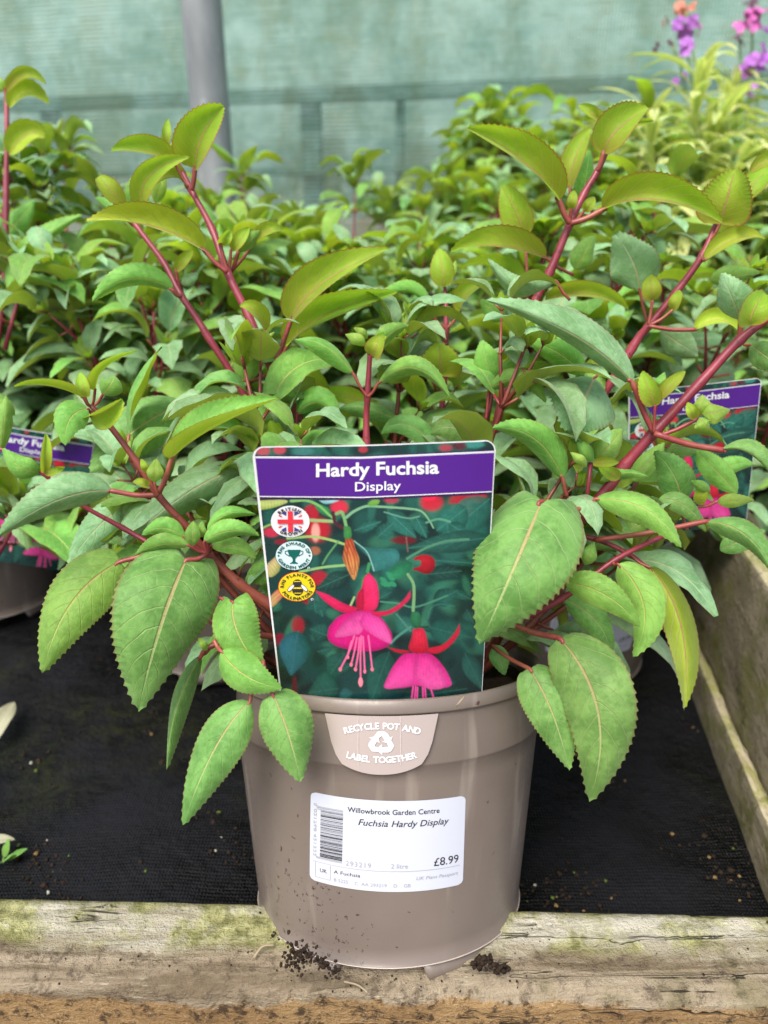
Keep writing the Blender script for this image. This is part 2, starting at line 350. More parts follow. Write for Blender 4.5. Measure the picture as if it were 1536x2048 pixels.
# front board: profile swept along x, inner edge through two photo points
def board(name, a, b, z_top, width, height, mats, seed, n=220, rough=0.0016, round_=0.008, towards=None):
    a = Vector(a); b = Vector(b); d = (b - a); L = d.length; d.normalize(); out = Vector((d.y, -d.x, 0))
    if towards is not None and out.dot(towards) < 0: out = -out
    prof = [(0.0, -height, 2), (0.0, -0.004, 2), (0.002, -0.0008, 0)]
    k = 14
    for i in range(1, k): prof.append((0.002 + (width - round_ - 0.002) * i / k, 0.0, 0 if i < k * 0.66 else 1))
    for i in range(7):
        q = math.pi / 2 * i / 6; prof.append((width - round_ + round_ * math.sin(q), -round_ + round_ * math.cos(q), 1))
    prof += [(width, -round_ - 0.003 - 0.004 * i, 2) for i in range(8)] + [(width, -height, 2)]
    mb = MB(); vs = []; fs = []; m = len(prof)
    for i in range(n + 1):
        s = L * i / n
        for j, (o, z, _) in enumerate(prof):
            e = 1.0 if 2 < j < m - 1 else 0.25
            fr = min(1, max(0, (o - width * 0.5) / (width * 0.5)))
            q = rough * (nz(s * 9, o * 60, seed) + 0.5 * nz(s * 31, o * 170, seed + 1) + 0.3 * nz(s * 90, o * 300, seed + 2)) * e
            sag = -0.0035 * fr * fr * (0.6 + 0.5 * nz(s * 4, 1, seed))
            vs.append(a + d * s + out * (o + q * 0.9 * fr) + Vector((0, 0, z_top - a.z + z + q + sag)))
    for i in range(n):
        for j in range(m - 1):
            q = (i * m + j, (i + 1) * m + j, (i + 1) * m + j + 1, i * m + j + 1)
            if out.cross(d).z > 0: q = q[::-1]
            fs.append((q, prof[j][2] if prof[j][2] == prof[j + 1][2] else max(prof[j][2], prof[j + 1][2])))
    o0 = len(mb.v); mb.v += [tuple(v) for v in vs]; mb.uv += [(o - z, L * i / n) for i in range(n + 1) for (o, z, _) in prof]
    for q, mi in fs: mb.f.append(q); mb.mi.append(mi if isinstance(mats, list) else 0)
    c = (a + b) / 2; c.z = 0
    return mb.build(name, mats, origin=c)
BT = 0.049
pa = G(0, 1789, BT); pb = G(1536, 1826, BT); dd = (pb - pa).normalized()
fb = board('timber_board', pa - dd * 0.45, pb + dd * 0.5, BT, 0.048, 0.2, M['wood_front'], 1, 420, towards=Vector((0, -1, 0)), rough=0.0012)
tag(fb, 'pale mossy timber board along the front edge of the bed, under the tilted pot', 'board', 'bed edging timbers')
# right side: low batten on the fabric and the taller side board behind it
s0 = G(1388, 1398, 0); s1 = G(1521, 1746, 0); sdv = (s0 - s1).normalized()
sb0 = s1 - sdv * 0.10; sb1 = s0 + sdv * 0.75
outv = Vector((1, 0, 0))
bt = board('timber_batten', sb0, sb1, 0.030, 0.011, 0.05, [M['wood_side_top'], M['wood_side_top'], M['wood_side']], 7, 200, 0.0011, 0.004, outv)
tag(bt, 'thin algae stained batten lying against the side board on the right', 'batten', 'bed edging timbers')
nrm = Vector((sdv.y, -sdv.x, 0)); nrm = nrm if nrm.x > 0 else -nrm
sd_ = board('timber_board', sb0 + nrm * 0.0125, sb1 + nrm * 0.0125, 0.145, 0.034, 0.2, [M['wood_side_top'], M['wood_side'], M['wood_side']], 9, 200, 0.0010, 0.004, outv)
tag(sd_, 'weathered brown side board running back along the right of the bed', 'board', 'bed edging timbers')

# ------------------------------------------------------------------ backdrop: net wall, frame, pole
WY = 2.45
M['frame_green'] = simple('green_frame_paint', (0.06, 0.15, 0.115), 0.6, var=0.25, scale=14)
def net_mat():
    t = NT('shade_netting'); oc = t.coord()
    wz = t.n('ShaderNodeTexWave', wave_type='BANDS', bands_direction='Z'); wz.inputs['Scale'].default_value = 27; wz.inputs['Distortion'].default_value = 1.2; wz.inputs['Detail'].default_value = 3; wz.inputs['Detail Scale'].default_value = 0.5; t.l(oc, wz.inputs[0])
    wx = t.n('ShaderNodeTexWave', wave_type='BANDS', bands_direction='X'); wx.inputs['Scale'].default_value = 36; wx.inputs['Distortion'].default_value = 0.8; t.l(oc, wx.inputs[0])
    ln = t.noise(1.0, 4, 0.8, t.coord(scale=(4, 1, 130)))
    th = t.math('MAXIMUM', t.smooth(wz.outputs[1], 0.35, 0.8), t.smooth(wx.outputs[1], 0.6, 0.95, 0, .8))
    n1 = t.noise(2.2, 5, 0.6, oc); n2 = t.noise(9, 6, 0.7, t.coord(scale=(1, 1, 2.2))); st = t.noise(2.4, 6, 0.7, t.coord(scale=(2.5, 1, 1.0)))
    col = t.mix(t.smooth(n2, 0.35, 0.65), (0.17, 0.31, 0.26), (0.38, 0.56, 0.52))
    col = t.mix(t.smooth(st, 0.46, 0.56, 0, 0.8), col, (0.20, 0.25, 0.15))
    col = t.mix(t.smooth(ln, 0.42, 0.66, 0, 0.32), col, (0.62, 0.76, 0.72))
    cov = t.math('ADD', t.math('MULTIPLY', th, 0.58), t.smooth(n1, 0.3, 0.7, 0.02, 0.18))
    p = t.bsdf(col, 0.7, 0.2); tr = t.n('ShaderNodeBsdfTranslucent'); t.l(col, tr.inputs[0])
    a = t.n('ShaderNodeMixShader'); a.inputs[0].default_value = 0.4; t.l(p, a.inputs[1]); t.l(tr.outputs[0], a.inputs[2])
    tp = t.n('ShaderNodeBsdfTransparent'); b = t.n('ShaderNodeMixShader'); t.l(cov, b.inputs[0]); t.l(tp.outputs[0], b.inputs[1]); t.l(a.outputs[0], b.inputs[2])
    return t.done(b.outputs[0])
M['net'] = net_mat()
def panel_mat():
    t = NT('clouded_sheet'); oc = t.coord()
    n1 = t.noise(2.6, 6, 0.7, t.coord(scale=(1.4, 1, 1.0))); n2 = t.noise(7, 6, 0.7, t.coord(scale=(1, 1, 3.5)))
    sp = t.n('ShaderNodeSeparateXYZ'); t.l(oc, sp.inputs[0])
    col = t.mix(t.smooth(n1, 0.35, 0.65), (0.20, 0.36, 0.30), (0.52, 0.72, 0.67))
    col = t.mix(t.smooth(n2, 0.48, 0.68, 0, 0.6), col, (0.32, 0.42, 0.28))
    low = t.smooth(t.math('ADD', sp.outputs[2], t.math('MULTIPLY', n2, 0.12)), 0.50, 0.66, 1, 0)
    col = t.mix(t.math('MULTIPLY', low, 0.85), col, t.mix(t.smooth(t.noise(28, 4, 0.7, oc), 0.45, 0.62), (0.09, 0.19, 0.11), (0.45, 0.55, 0.42)))
    return t.done(t.bsdf(col, 0.6, 0.3))
M['panel'] = panel_mat()
rs = -0.145       # the wall turns away to the left: rows of the bed are not square to the camera
wrot = R(-13.0)
wall = empty('shade_net_wall', (0, WY, 0), (0, 0, wrot))
tag(wall, 'green shade netting stretched over a green frame behind all the plants', 'net wall')
def part_box(name, x0, x1, y0, y1, z0, z1, mat, parent, nseg=1):
    mb = MB(); vs = [(x, y, z) for x in (x0, x1) for y in (y0, y1) for z in (z0, z1)]
    mb.add(vs, [(0, 1, 3, 2), (4, 6, 7, 5), (0, 4, 5, 1), (2, 3, 7, 6), (0, 2, 6, 4), (1, 5, 7, 3)])
    o = mb.build(name, mat, None, False); o.parent = parent
    if min(x1 - x0, z1 - z0) > 0.01:
        bv = o.modifiers.new('bevel', 'BEVEL'); bv.width = 0.003; bv.segments = 2
    return o
mb = MB(); vs = []; fs = []
for j in range(31):
    for i in range(121):
        x = -3.2 + 6.4 * i / 120; z = 0.22 + 2.2 * j / 30
        vs.append((x, -0.012 + 0.006 * nz(x * 1.1, z * 1.3, 2), z))
for j in range(30):
    for i in range(120): a = j * 121 + i; fs.append((a, a + 1, a + 122, a + 121))
mb.add(vs, fs); net = mb.build('netting', M['net']); net.parent = wall
for nm, z0, z1 in (('rail', 0.697, 0.738), ('rail', 0.50, 0.522)):
    part_box(nm, -3.2, 3.2, 0.008, 0.045, z0, z1, M['frame_green'], wall)
for x in (-1.15, -0.245, 0.035, 1.25, 2.1):
    ww = 0.030 if x != 0.035 else 0.012
    part_box('post', x - ww, x + ww, 0.048, 0.085, 0.05, 0.738 if x < 1 else 1.9, M['frame_green'], wall)
part_box('backing_sheet', -3.3, 3.3, 0.16, 0.165, 0.38, 2.5, M['panel'], wall)
part_box('timber_base', -3.3, 3.3, 0.012, 0.10, 0.0, 0.372, simple('weathered_timber', (0.33, 0.28, 0.2), 0.9, 0.2, var=0.35, scale=9), wall)
M['galv'] = None
def galv():
    t = NT('galvanised_tube'); oc = t.coord(scale=(1, 1, 0.35)); n = t.noise(14, 5, 0.6, oc); n2 = t.noise(60, 4, 0.6, oc)
    col = t.mix(t.smooth(n, 0.3, 0.7), (0.19, 0.205, 0.215), (0.31, 0.33, 0.335)); col = t.mix(t.smooth(n2, 0.62, 0.7, 0, 0.5), col, (0.45, 0.47, 0.5))
    return t.done(t.bsdf(col, 0.5, 0.5, None, Metallic=0.25))
M['galv'] = galv()
ptop = P(402, 0, 1.95 / 1.0); 
pl = G(437, 415, 0.40)
def PY(x, y, Y):
    r = ray(x, y); return CAM + r * (Y / r.y)
pt = PY(402, 0, 1.72); pbm = PY(436, 420, 1.72); dv = (pt - pbm).normalized()
mb = MB(); tube(mb, [pbm - dv * 0.40 + dv * i * 0.3 for i in range(7)], 0.0400, 28)
tag(mb.build('support_pole', M['galv'], origin=pbm), 'grey galvanised support pole standing in front of the netting', 'pole')

# ------------------------------------------------------------------ pots
POT_R0 = 0.0865
def pot_r(h):        # outer radius at depth h below the rim
    if h < 0.0068: return 0.0856 - 0.02 * h
    if h < 0.031: return 0.0848
    return 0.0846 + (0.0733 - 0.0846) * (h - 0.031) / (0.132 - 0.031)
def pot_mat():
    t = NT('taupe_pot_plastic'); oc = t.coord(); sp = t.n('ShaderNodeSeparateXYZ'); t.l(oc, sp.inputs[0])
    n1 = t.noise(14, 3, 0.5, oc); n2 = t.noise(330, 3, 0.6, oc)
    col = t.mix(t.smooth(n1, 0.3, 0.7), (0.146, 0.118, 0.100), (0.176, 0.144, 0.124))
    # pale vertical rub marks that also paint in the gloss highlights, and scratches
    sc = t.noise(6, 3, 0.5, t.coord(scale=(14, 14, 0.8)))
    col = t.mix(t.smooth(sc, 0.58, 0.72, 0, 0.5), col, (0.30, 0.26, 0.22))
    sc2 = t.noise(10, 2, 0.5, t.coord(scale=(2, 2, 22), rot=(0.5, 0.3, 0)))
    col = t.mix(t.smooth(sc2, 0.74, 0.78, 0, 0.15), col, (0.40, 0.35, 0.30))
    # soil speckle, thick near the lower left front, sparse elsewhere
    dx = t.math('SUBTRACT', sp.outputs[0], -0.036); dz = t.math('SUBTRACT', sp.outputs[2], 0.030)
    dist = t.math('SQRT', t.math('ADD', t.math('POWER', dx, 2.0), t.math('POWER', t.math('MULTIPLY', dz, 0.62), 2.0)))
    near = t.smooth(dist, 0.006, 0.036, 1, 0)
    vo = t.n('ShaderNodeTexVoronoi'); vo.inputs['Scale'].default_value = 420; wob = t.n('ShaderNodeVectorMath', operation='MULTIPLY_ADD'); t.l(t.noise(500, 3, 0.7, oc, out=1), wob.inputs[0]); wob.inputs[1].default_value = (0.006, 0.006, 0.006); t.l(oc, wob.inputs[2]); t.l(wob.outputs[0], vo.inputs['Vector'])
    vc = t.n('ShaderNodeSeparateColor'); t.l(vo.outputs['Color'], vc.inputs[0])
    pick = t.math('GREATER_THAN', vc.outputs[0], t.math('SUBTRACT', 0.992, t.math('MULTIPLY', near, 0.42)))
    sz = t.math('LESS_THAN', vo.outputs['Distance'], t.math('MULTIPLY_ADD', vc.outputs[1], 0.30, 0.12))
    spk = t.math('MULTIPLY', pick, sz)
    col = t.mix(t.math('MULTIPLY', spk, 0.9), col, (0.045, 0.022, 0.018))
    dust = t.smooth(sp.outputs[2], 0.0, 0.03, 0.35, 0.0)
    col = t.mix(t.math('MULTIPLY', dust, n1), col, (0.16, 0.13, 0.10))
    return t.done(t.bsdf(col, t.smooth(n2, 0.3, 0.7, 0.30, 0.42), 0.45, t.bump(t.math('ADD', n2, t.math('MULTIPLY', spk, 2.0)), 0.12, 0.0006)))
M['pot'] = pot_mat()
M['pot_edge'] = simple('pot_edge', (0.42, 0.36, 0.31), 0.35)
M['soil'] = simple('compost', (0.028, 0.018, 0.012), 0.95, 0.2, var=0.6, scale=160, bump=1.0)
M['paper'] = simple('sticker_paper', (0.52, 0.55, 0.63), 0.38, 0.4)
M['ink'] = simple('black_ink', (0.02, 0.02, 0.025), 0.5)
M['ink_grey'] = simple('faint_ink', (0.30, 0.31, 0.34), 0.5)
PH = 0.143
def pot_local(th, h, lift=0.0):   # th: angle from the front, clockwise seen from above towards +x
    r = pot_r(h) + lift; return Vector((r * math.sin(th), -r * math.cos(th), PH - h))
def build_pot_meshes():
    mb = MB(); n = 128
    pr = [(0.0826, PH - 0.004), (0.0831, PH - 0.0006), (0.0837, PH), (0.0848, PH - 0.0001), (0.0856, PH - 0.0006), (0.0857, PH - 0.0060), (0.0855, PH - 0.0068), (0.0840, PH - 0.0069), (0.0838, PH - 0.0078),
          (0.0843, PH - 0.018), (0.0848, PH - 0.0302), (0.0846, PH - 0.0312), (0.0840, PH - 0.0318)]
    for i in range(1, 13): h = 0.0318 + (0.1308 - 0.0318) * i / 12; pr.append((0.0840 + (0.0731 - 0.0840) * i / 12, PH - h))
    pr += [(0.0737, PH - 0.1312), (0.0738, PH - 0.1320), (0.0733, PH - 0.1326)]
    lathe(mb, pr[:27], n)
    # feet: ring segments under the base line, with notches between them
    vs = []; fs = []
    def foot(a0, a1):
        k = 14; o = len(mb.v); v = []; f = []
        for i in range(k + 1):
            a = a0 + (a1 - a0) * i / k; e = 0.0105 if 0.0 <= i <= k else 0
            sl = min(1.0, min(i, k - i) / 1.3 + 0.12)
            for r, z in ((0.0727, PH - 0.1326), (0.0716, PH - 0.1326 - 0.0104 * sl), (0.0690, PH - 0.1326 - 0.0104 * sl), (0.0690, PH - 0.1326)):
                v.append((r * math.sin(a), -r * math.cos(a), z))
        for i in range(k):
            for j in range(4):
                j2 = (j + 1) % 4; f.append((i * 4 + j, i * 4 + j2, (i + 1) * 4 + j2, (i + 1) * 4 + j))
        f += [(0, 3, 2, 1), (k * 4, k * 4 + 1, k * 4 + 2, k * 4 + 3)]
        mb.add(v, f)
    for c in range(5):
        ce = R(72 * c + 33); foot(ce - R(20), ce + R(20))
    # base disc
    vs = [(0.0733 * math.cos(2 * math.pi * k / 64), 0.0733 * math.sin(2 * math.pi * k / 64), PH - 0.1326) for k in range(64)]
    mb.add(vs, [tuple(range(63, -1, -1))])
    body = mb.mesh('pot_wall', M['pot'])
    mb = MB(); lathe(mb, [(0.0835, PH - 0.004), (0.0832, PH - 0.010), (0.0820, PH - 0.030)], n); inner = mb.mesh('inner_wall', M['pot'])
    # bead along the base line, its edge highlight painted as a paler colour
    mb = MB()
    pts = [Vector((0.07395 * math.sin(R(a)), -0.07395 * math.cos(R(a)), PH - 0.1317)) for a in range(-178, 181, 3)]
    tube(mb, pts, 0.00032, 6); bead = mb.mesh('base_bead', M['pot_edge'])
    mb = MB(); vs = [(0, 0, PH - 0.013)]; fs = []; rg = random.Random(3)
    for j in range(1, 13):
        for k in range(60):
            a = 2 * math.pi * k / 60; r = 0.0828 * j / 12; vs.append((r * math.cos(a), r * math.sin(a), PH - 0.013 + rg.uniform(-0.0022, 0.003) - 0.002 * (j > 10)))
    for k in range(60): fs.append((0, 1 + k, 1 + (k + 1) % 60))
    for j in range(11):
        for k in range(60): k2 = (k + 1) % 60; fs.append((1 + j * 60 + k, 1 + (j + 1) * 60 + k, 1 + (j + 1) * 60 + k2, 1 + j * 60 + k2))
    mb.add(vs, fs); soil = mb.mesh('compost', M['soil'])
    return body, inner, bead, soil
POTM = build_pot_meshes()
def make_pot(name, mat4, label, group=None):
    o = bpy.data.objects.new(name, POTM[0]); COL.objects.link(o); o.matrix_world = mat4
    tag(o, label, 'plant pot', group)
    for nm, me in (('inner_wall', POTM[1]), ('base_bead', POTM[2]), ('compost', POTM[3])):
        c = bpy.data.objects.new(nm, me); COL.objects.link(c); c.parent = o
    return o
# hero pot frame fitted to the photograph: rim centre in camera space, axis nearly square to the view
rc = CAM + RT * 0.0016 + UP * (-0.0827) + FW * 0.421
ax = (UP * 1 - FW * math.tan(R(1.8)) + RT * (-0.008)).normalized()
xx = (RT - ax * RT.dot(ax)).normalized(); yy = ax.cross(xx)
HM = Matrix(((xx.x, yy.x, ax.x, 0), (xx.y, yy.y, ax.y, 0), (xx.z, yy.z, ax.z, 0), (0, 0, 0, 1)))
org = rc - ax * PH
HM = Matrix.Translation(org) @ HM
HMi = HM.inverted()
hero_pot = make_pot('plant_pot', HM, 'large taupe plastic pot tilted back on the front board, with white price sticker', 'taupe pots of the fuchsias')

def proj(p):
    q = p - CAM; z = q.dot(FW); return CX + F * q.dot(RT) / z, CY - F * q.dot(UP) / z
def pot_uv(x, y, h0=0.08, th0=0.0):      # photo pixel -> (angle, h) on the pot's side
    th, h = th0, h0
    for _ in range(25):
        a = proj(HM @ pot_local(th, h)); e = (a[0] - x, a[1] - y)
        b = proj(HM @ pot_local(th + 1e-4, h)); c = proj(HM @ pot_local(th, h + 1e-5))
        j = ((b[0] - a[0]) / 1e-4, (c[0] - a[0]) / 1e-5, (b[1] - a[1]) / 1e-4, (c[1] - a[1]) / 1e-5)
        det = j[0] * j[3] - j[1] * j[2]
        th -= (j[3] * e[0] - j[1] * e[1]) / det; h -= (-j[2] * e[0] + j[0] * e[1]) / det
    return th, h

# ------------------------------------------------------------------ lettering
def text_mesh(s, size=1.0, bold=0.0, shear=0.0, space=1.0):
    """outline text as (verts2d, faces), baseline at 0, x starting at 0; returns width too"""
    c = bpy.data.curves.new('lettering', 'FONT'); c.body = s; c.size = size; c.offset = bold; c.shear = shear; c.space_character = space
    c.resolution_u = 3
    o = bpy.data.objects.new('lettering', c); COL.objects.link(o)
    dg = bpy.context.evaluated_depsgraph_get(); dg.update(); me = bpy.data.meshes.new_from_object(o.evaluated_get(dg))
    vs = [(v.co.x, v.co.y) for v in me.vertices]; fs = [tuple(p.vertices) for p in me.polygons]
    bpy.data.objects.remove(o); bpy.data.meshes.remove(me); bpy.data.curves.remove(c)
    wd = max([v[0] for v in vs] + [0])
    return vs, fs, wd
def put_text(mb, s, mapf, size, cx=None, x0=None, y=0.0, bold=0.0, shear=0.0, space=1.0, sx=1.0, mi=0, fitw=None):
    vs, fs, wd = text_mesh(s, size, bold, shear, space)
    if fitw: sx = fitw / wd
    ox = x0 if x0 is not None else cx - wd * sx / 2
    mb.add([mapf(ox + v[0] * sx, y + v[1]) for v in vs], fs, mi=mi)
def arc_text(mb, s, mapf, cx, cy, rad, size, mid_deg, span, top=True, bold=0.0, mi=0, ry=1.0, rot=0.0):
    """letters along a circle, evenly spread over span degrees (y grows downward in mapf space)"""
    ws = [max(0.25, text_mesh(ch, 1.0)[2]) if ch != ' ' else 0.32 for ch in s]; gap = 0.12
    tot = sum(ws) + gap * (len(s) - 1); pos = 0
    for ch, wd in zip(s, ws):
        f = (pos + wd / 2) / tot - 0.5; pos += wd + gap
        if ch == ' ': continue
        a = R(mid_deg + (f * span if top else -f * span) + rot)      # clockwise from straight up
        vs, fs, w_ = text_mesh(ch, size, bold * size)
        out = []
        for vx, vy in vs:
            lx = vx - w_ / 2; ly = vy
            if top: px = cx + math.sin(a) * (rad + ly) + math.cos(a) * lx; py = cy - (math.cos(a) * (rad + ly) - math.sin(a) * lx) * ry
            else:
                px = cx + math.sin(a) * (rad + size * 0.72 - ly) - math.cos(a) * lx; py = cy - (math.cos(a) * (rad + size * 0.72 - ly) + math.sin(a) * lx) * ry
            out.append(mapf(px, py))
        mb.add(out, fs, mi=mi)

# ------------------------------------------------------------------ price sticker on the pot
cTL = pot_uv(621, 1583, 0.05); cTR = pot_uv(932, 1591, 0.05); cBR = pot_uv(926, 1768, 0.09); cBL = pot_uv(619, 1758, 0.09)
def stk(u, v, lift=0.0004):     # u,v in 0..1 (v down)
    th = (cTL[0] * (1 - u) + cTR[0] * u) * (1 - v) + (cBL[0] * (1 - u) + cBR[0] * u) * v
    h = (cTL[1] * (1 - u) + cTR[1] * u) * (1 - v) + (cBL[1] * (1 - u) + cBR[1] * u) * v
    r = 0.0840 + (0.0731 - 0.0840) * (h - 0.0318) / 0.099 + lift
    return Vector((r * math.sin(th), -r * math.cos(th), PH - h))
SW, SH = 100.0, 58.0
def rrect(nx, ny, rx, ry):
    """grid over the unit square with rounded corners"""
    vs = []; fs = []
    for j in range(ny + 1):
        v = j / ny; e = 0
        dv = min(v, 1 - v)
        if dv < ry: e = rx * (1 - math.sqrt(max(0, 1 - ((ry - dv) / ry) ** 2)))
        for i in range(nx + 1): vs.append((e + (1 - 2 * e) * i / nx, v))
    for j in range(ny):
        for i in range(nx): a = j * (nx + 1) + i; fs.append((a, a + nx + 1, a + nx + 2, a + 1))
    return vs, fs
mb = MB(); vs, fs = rrect(40, 60, 0.035, 0.06); mb.add([stk(u, v, 0.00025) for u, v in vs], fs)
sticker = mb.build('price_sticker', M['paper']); sticker.parent = hero_pot
tag(sticker, 'white price sticker with barcode and £8.99')
mb = MB()
def smap(x, y): return stk(x / SW, y / SH, 0.00045)
def sm(mb, s, size, x0=None, cx=None, y=0, **k):
    put_text(mb, s, lambda a, b: smap(a, 2 * y - b), size, cx=cx, x0=x0, y=y, **k)
def srect(mb, x0, y0, x1, y1, mi=0, n=6):
    v = []; f = []
    for i in range(n + 1):
        x = x0 + (x1 - x0) * i / n; v += [smap(x, y0), smap(x, y1)]
    for i in range(n): f.append((2 * i, 2 * i + 1, 2 * i + 3, 2 * i + 2))
    mb.add(v, f, mi=mi)
sm(mb, 'Willowbrook Garden Centre', 4.6, x0=25, y=8.6, bold=0.04, fitw=57)
sm(mb, 'Fuchsia Hardy Display', 5.6, x0=31.5, y=16.2, bold=0.03, shear=0.25, fitw=57)
sm(mb, '£8.99', 7.4, x0=79, y=42.6, bold=0.02, fitw=17)
sm(mb, '2 litre', 4.2, x0=52.5, y=42.8, fitw=10.5, mi=1)
sm(mb, '293219', 4.6, x0=24.5, y=43.2, fitw=16, mi=1, space=1.15)
sm(mb, 'A Fuchsia', 3.2, x0=17, y=49.8, fitw=17, mi=0)
sm(mb, 'UK Plant Passport', 3.0, x0=68, y=50.6, fitw=28, mi=1, shear=0.2)
sm(mb, 'B 5225    C  AA 293219    D    GB', 3.1, x0=17, y=55.0, fitw=48, mi=1)
sm(mb, 'UK', 3.6, x0=7.4, y=51.0, fitw=5, mi=0)
for q in ((2.5, 44.6, 97, 44.85), ): srect(mb, *q, mi=1, n=30)
for q in ((4.2, 45.2, 4.5, 55), (14.6, 45.2, 14.9, 55), (4.2, 54.8, 14.9, 55.1)): srect(mb, *q, mi=1, n=4)
rg = random.Random(21); y = 8.2
while y < 42.5:
    t_ = rg.choice((0.25, 0.25, 0.45, 0.7)); g_ = rg.choice((0.22, 0.3, 0.5))
    lng = y < 10 or y > 41
    srect(mb, 4.6 if lng else 7.4, y, 22.3, y + t_, mi=1 if (lng or rg.random() < 0.45) else 0, n=5); y += t_ + g_
# barcode number set along the bars, reading downwards
vs, fs, wd = text_mesh('5 021768 421322', 3.4)
mb.add([smap(3.4 + (-v_[1]) * -0.0 + (3.0 - v_[1]) * 0.9 - 1.4, 6.5 + v_[0] * 35 / wd) for v_ in vs], fs, mi=1)
pr = mb.build('sticker_print', [M['ink'], M['ink_grey']], smooth=False); pr.parent = sticker

# ------------------------------------------------------------------ care label: picture card + recycling tab
def tagd(x, y):      # the card is a plane leaning towards the camera: 1/d is linear in the photo
    i0, i1 = 1 / 0.304, 1 / 0.3405
    return 1 / (i0 + (i1 - i0) * (y - 885) / (1400 - 885))
def T(x, y, lift=0.0):
    bend = 0.0016 * min(1, abs(x - 728) / 230) ** 1.2 * (1 - 0.75 * min(1, max(0, (y - 885) / 515)))
    q = min(1.08, max(0, (y - 885) / 515)); d = tagd(x, y) - bend - lift + 0.0115 * ((x - 765) / 200) ** 2 * q ** 1.4
    return P(x, y, d)
TO = T(757, 1140)
zx = lambda X, Y: (480 + X / 2.844, 850 + Y / 2.844)     # traced on an enlargement
W_, H_ = 340, 370
def paint():
    X0, X1, Y0, Y1 = 60.0, 1470.0, 75.0, 1570.0
    gx, gy = np.meshgrid(np.linspace(X0, X1, W_ + 1), np.linspace(Y0, Y1, H_ + 1))
    img = np.zeros((H_ + 1, W_ + 1, 3)); rs_ = np.random.RandomState(4)
    img[:] = lin('143c3a')
    def vnoise(nx_, ny_, r_):
        g_ = r_.rand(ny_ + 2, nx_ + 2); yy_, xx_ = np.meshgrid(np.linspace(0, ny_, H_ + 1), np.linspace(0, nx_, W_ + 1), indexing='ij')
        i_, j_ = yy_.astype(int), xx_.astype(int); fy, fx = yy_ - i_, xx_ - j_; fy = fy * fy * (3 - 2 * fy); fx = fx * fx * (3 - 2 * fx)
        return (g_[i_, j_] * (1 - fx) + g_[i_, j_ + 1] * fx) * (1 - fy) + (g_[i_ + 1, j_] * (1 - fx) + g_[i_ + 1, j_ + 1] * fx) * fy
    FN = 0.35 * vnoise(24, 26, rs_) + 0.35 * vnoise(60, 66, rs_) + 0.3 * vnoise(130, 140, rs_)
    def blob(x, y, rx, ry, col, a=1.0, hard=1.0, rot=0):
        c, s = math.cos(R(rot)), math.sin(R(rot)); dx, dy = gx - x, gy - y
        q = ((dx * c + dy * s) / rx) ** 2 + ((-dx * s + dy * c) / ry) ** 2
        m = a / (1 + np.exp(np.clip((q - 1) * 4 * hard, -30, 30)))
        img[:] = img * (1 - m[..., None]) + np.array(lin(col)) * m[..., None]
    def poly(pts, col, col2=None, g=(0, 1), a=1.0, streak=0, vein=None, soft=6.0):
        pts = np.array([(p[0], p[1]) for p in spline([(x, y, 0) for x, y in pts + [pts[0]]], 5)][:-1])
        n = len(pts); dmin = np.full(gx.shape, 1e9); ins = np.zeros(gx.shape, bool)
        for i in range(n):
            x1, y1 = pts[i]; x2, y2 = pts[(i + 1) % n]
            cond = ((y1 > gy) != (y2 > gy)) & (gx < (x2 - x1) * (gy - y1) / ((y2 - y1) if y2 != y1 else 1e-9) + x1)
            ins ^= cond
            L2 = (x2 - x1) ** 2 + (y2 - y1) ** 2 + 1e-9; tt = np.clip(((gx - x1) * (x2 - x1) + (gy - y1) * (y2 - y1)) / L2, 0, 1)
            dmin = np.minimum(dmin, np.hypot(gx - x1 - tt * (x2 - x1), gy - y1 - tt * (y2 - y1)))
        sdist = np.where(ins, dmin, -dmin); m = np.clip(sdist / soft + 0.5, 0, 1) * a
        c1 = np.array(lin(col)); c2 = np.array(lin(col2 or col))
        gl = math.hypot(*g); pr_ = (gx * g[0] + gy * g[1]) / gl
        lo = min(p[0] * g[0] + p[1] * g[1] for p in pts) / gl; hi = max(p[0] * g[0] + p[1] * g[1] for p in pts) / gl
        tt = np.clip((pr_ - lo) / (hi - lo), 0, 1)
        if streak: tt = np.clip(tt + streak * np.sin((gx * -g[1] + gy * g[0]) / gl * 0.35 + np.sin(pr_ * 0.03) * 1.5), 0, 1)
        colr = c1 * (1 - tt[..., None]) + c2 * tt[..., None]
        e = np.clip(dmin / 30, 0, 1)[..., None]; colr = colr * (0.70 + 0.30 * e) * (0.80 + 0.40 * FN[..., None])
        img[:] = img * (1 - m[..., None]) + colr * m[..., None]
    def line(pts, wd, col, a=1.0, w2=None):
        pts = np.array([(p[0], p[1]) for p in spline([(x, y, 0) for x, y in pts], 7)]); n = len(pts)
        best = np.full(gx.shape, -1e9)
        for i in range(n - 1):
            x1, y1 = pts[i]; x2, y2 = pts[i + 1]; L2 = (x2 - x1) ** 2 + (y2 - y1) ** 2 + 1e-9
            tt = np.clip(((gx - x1) * (x2 - x1) + (gy - y1) * (y2 - y1)) / L2, 0, 1)
            ww = wd if w2 is None else wd + (w2 - wd) * (i / (n - 1))
            best = np.maximum(best, ww - np.hypot(gx - x1 - tt * (x2 - x1), gy - y1 - tt * (y2 - y1)))
        m = np.clip(best / 5 + 0.5, 0, 1) * a
        img[:] = img * (1 - m[..., None]) + np.array(lin(col)) * m[..., None]
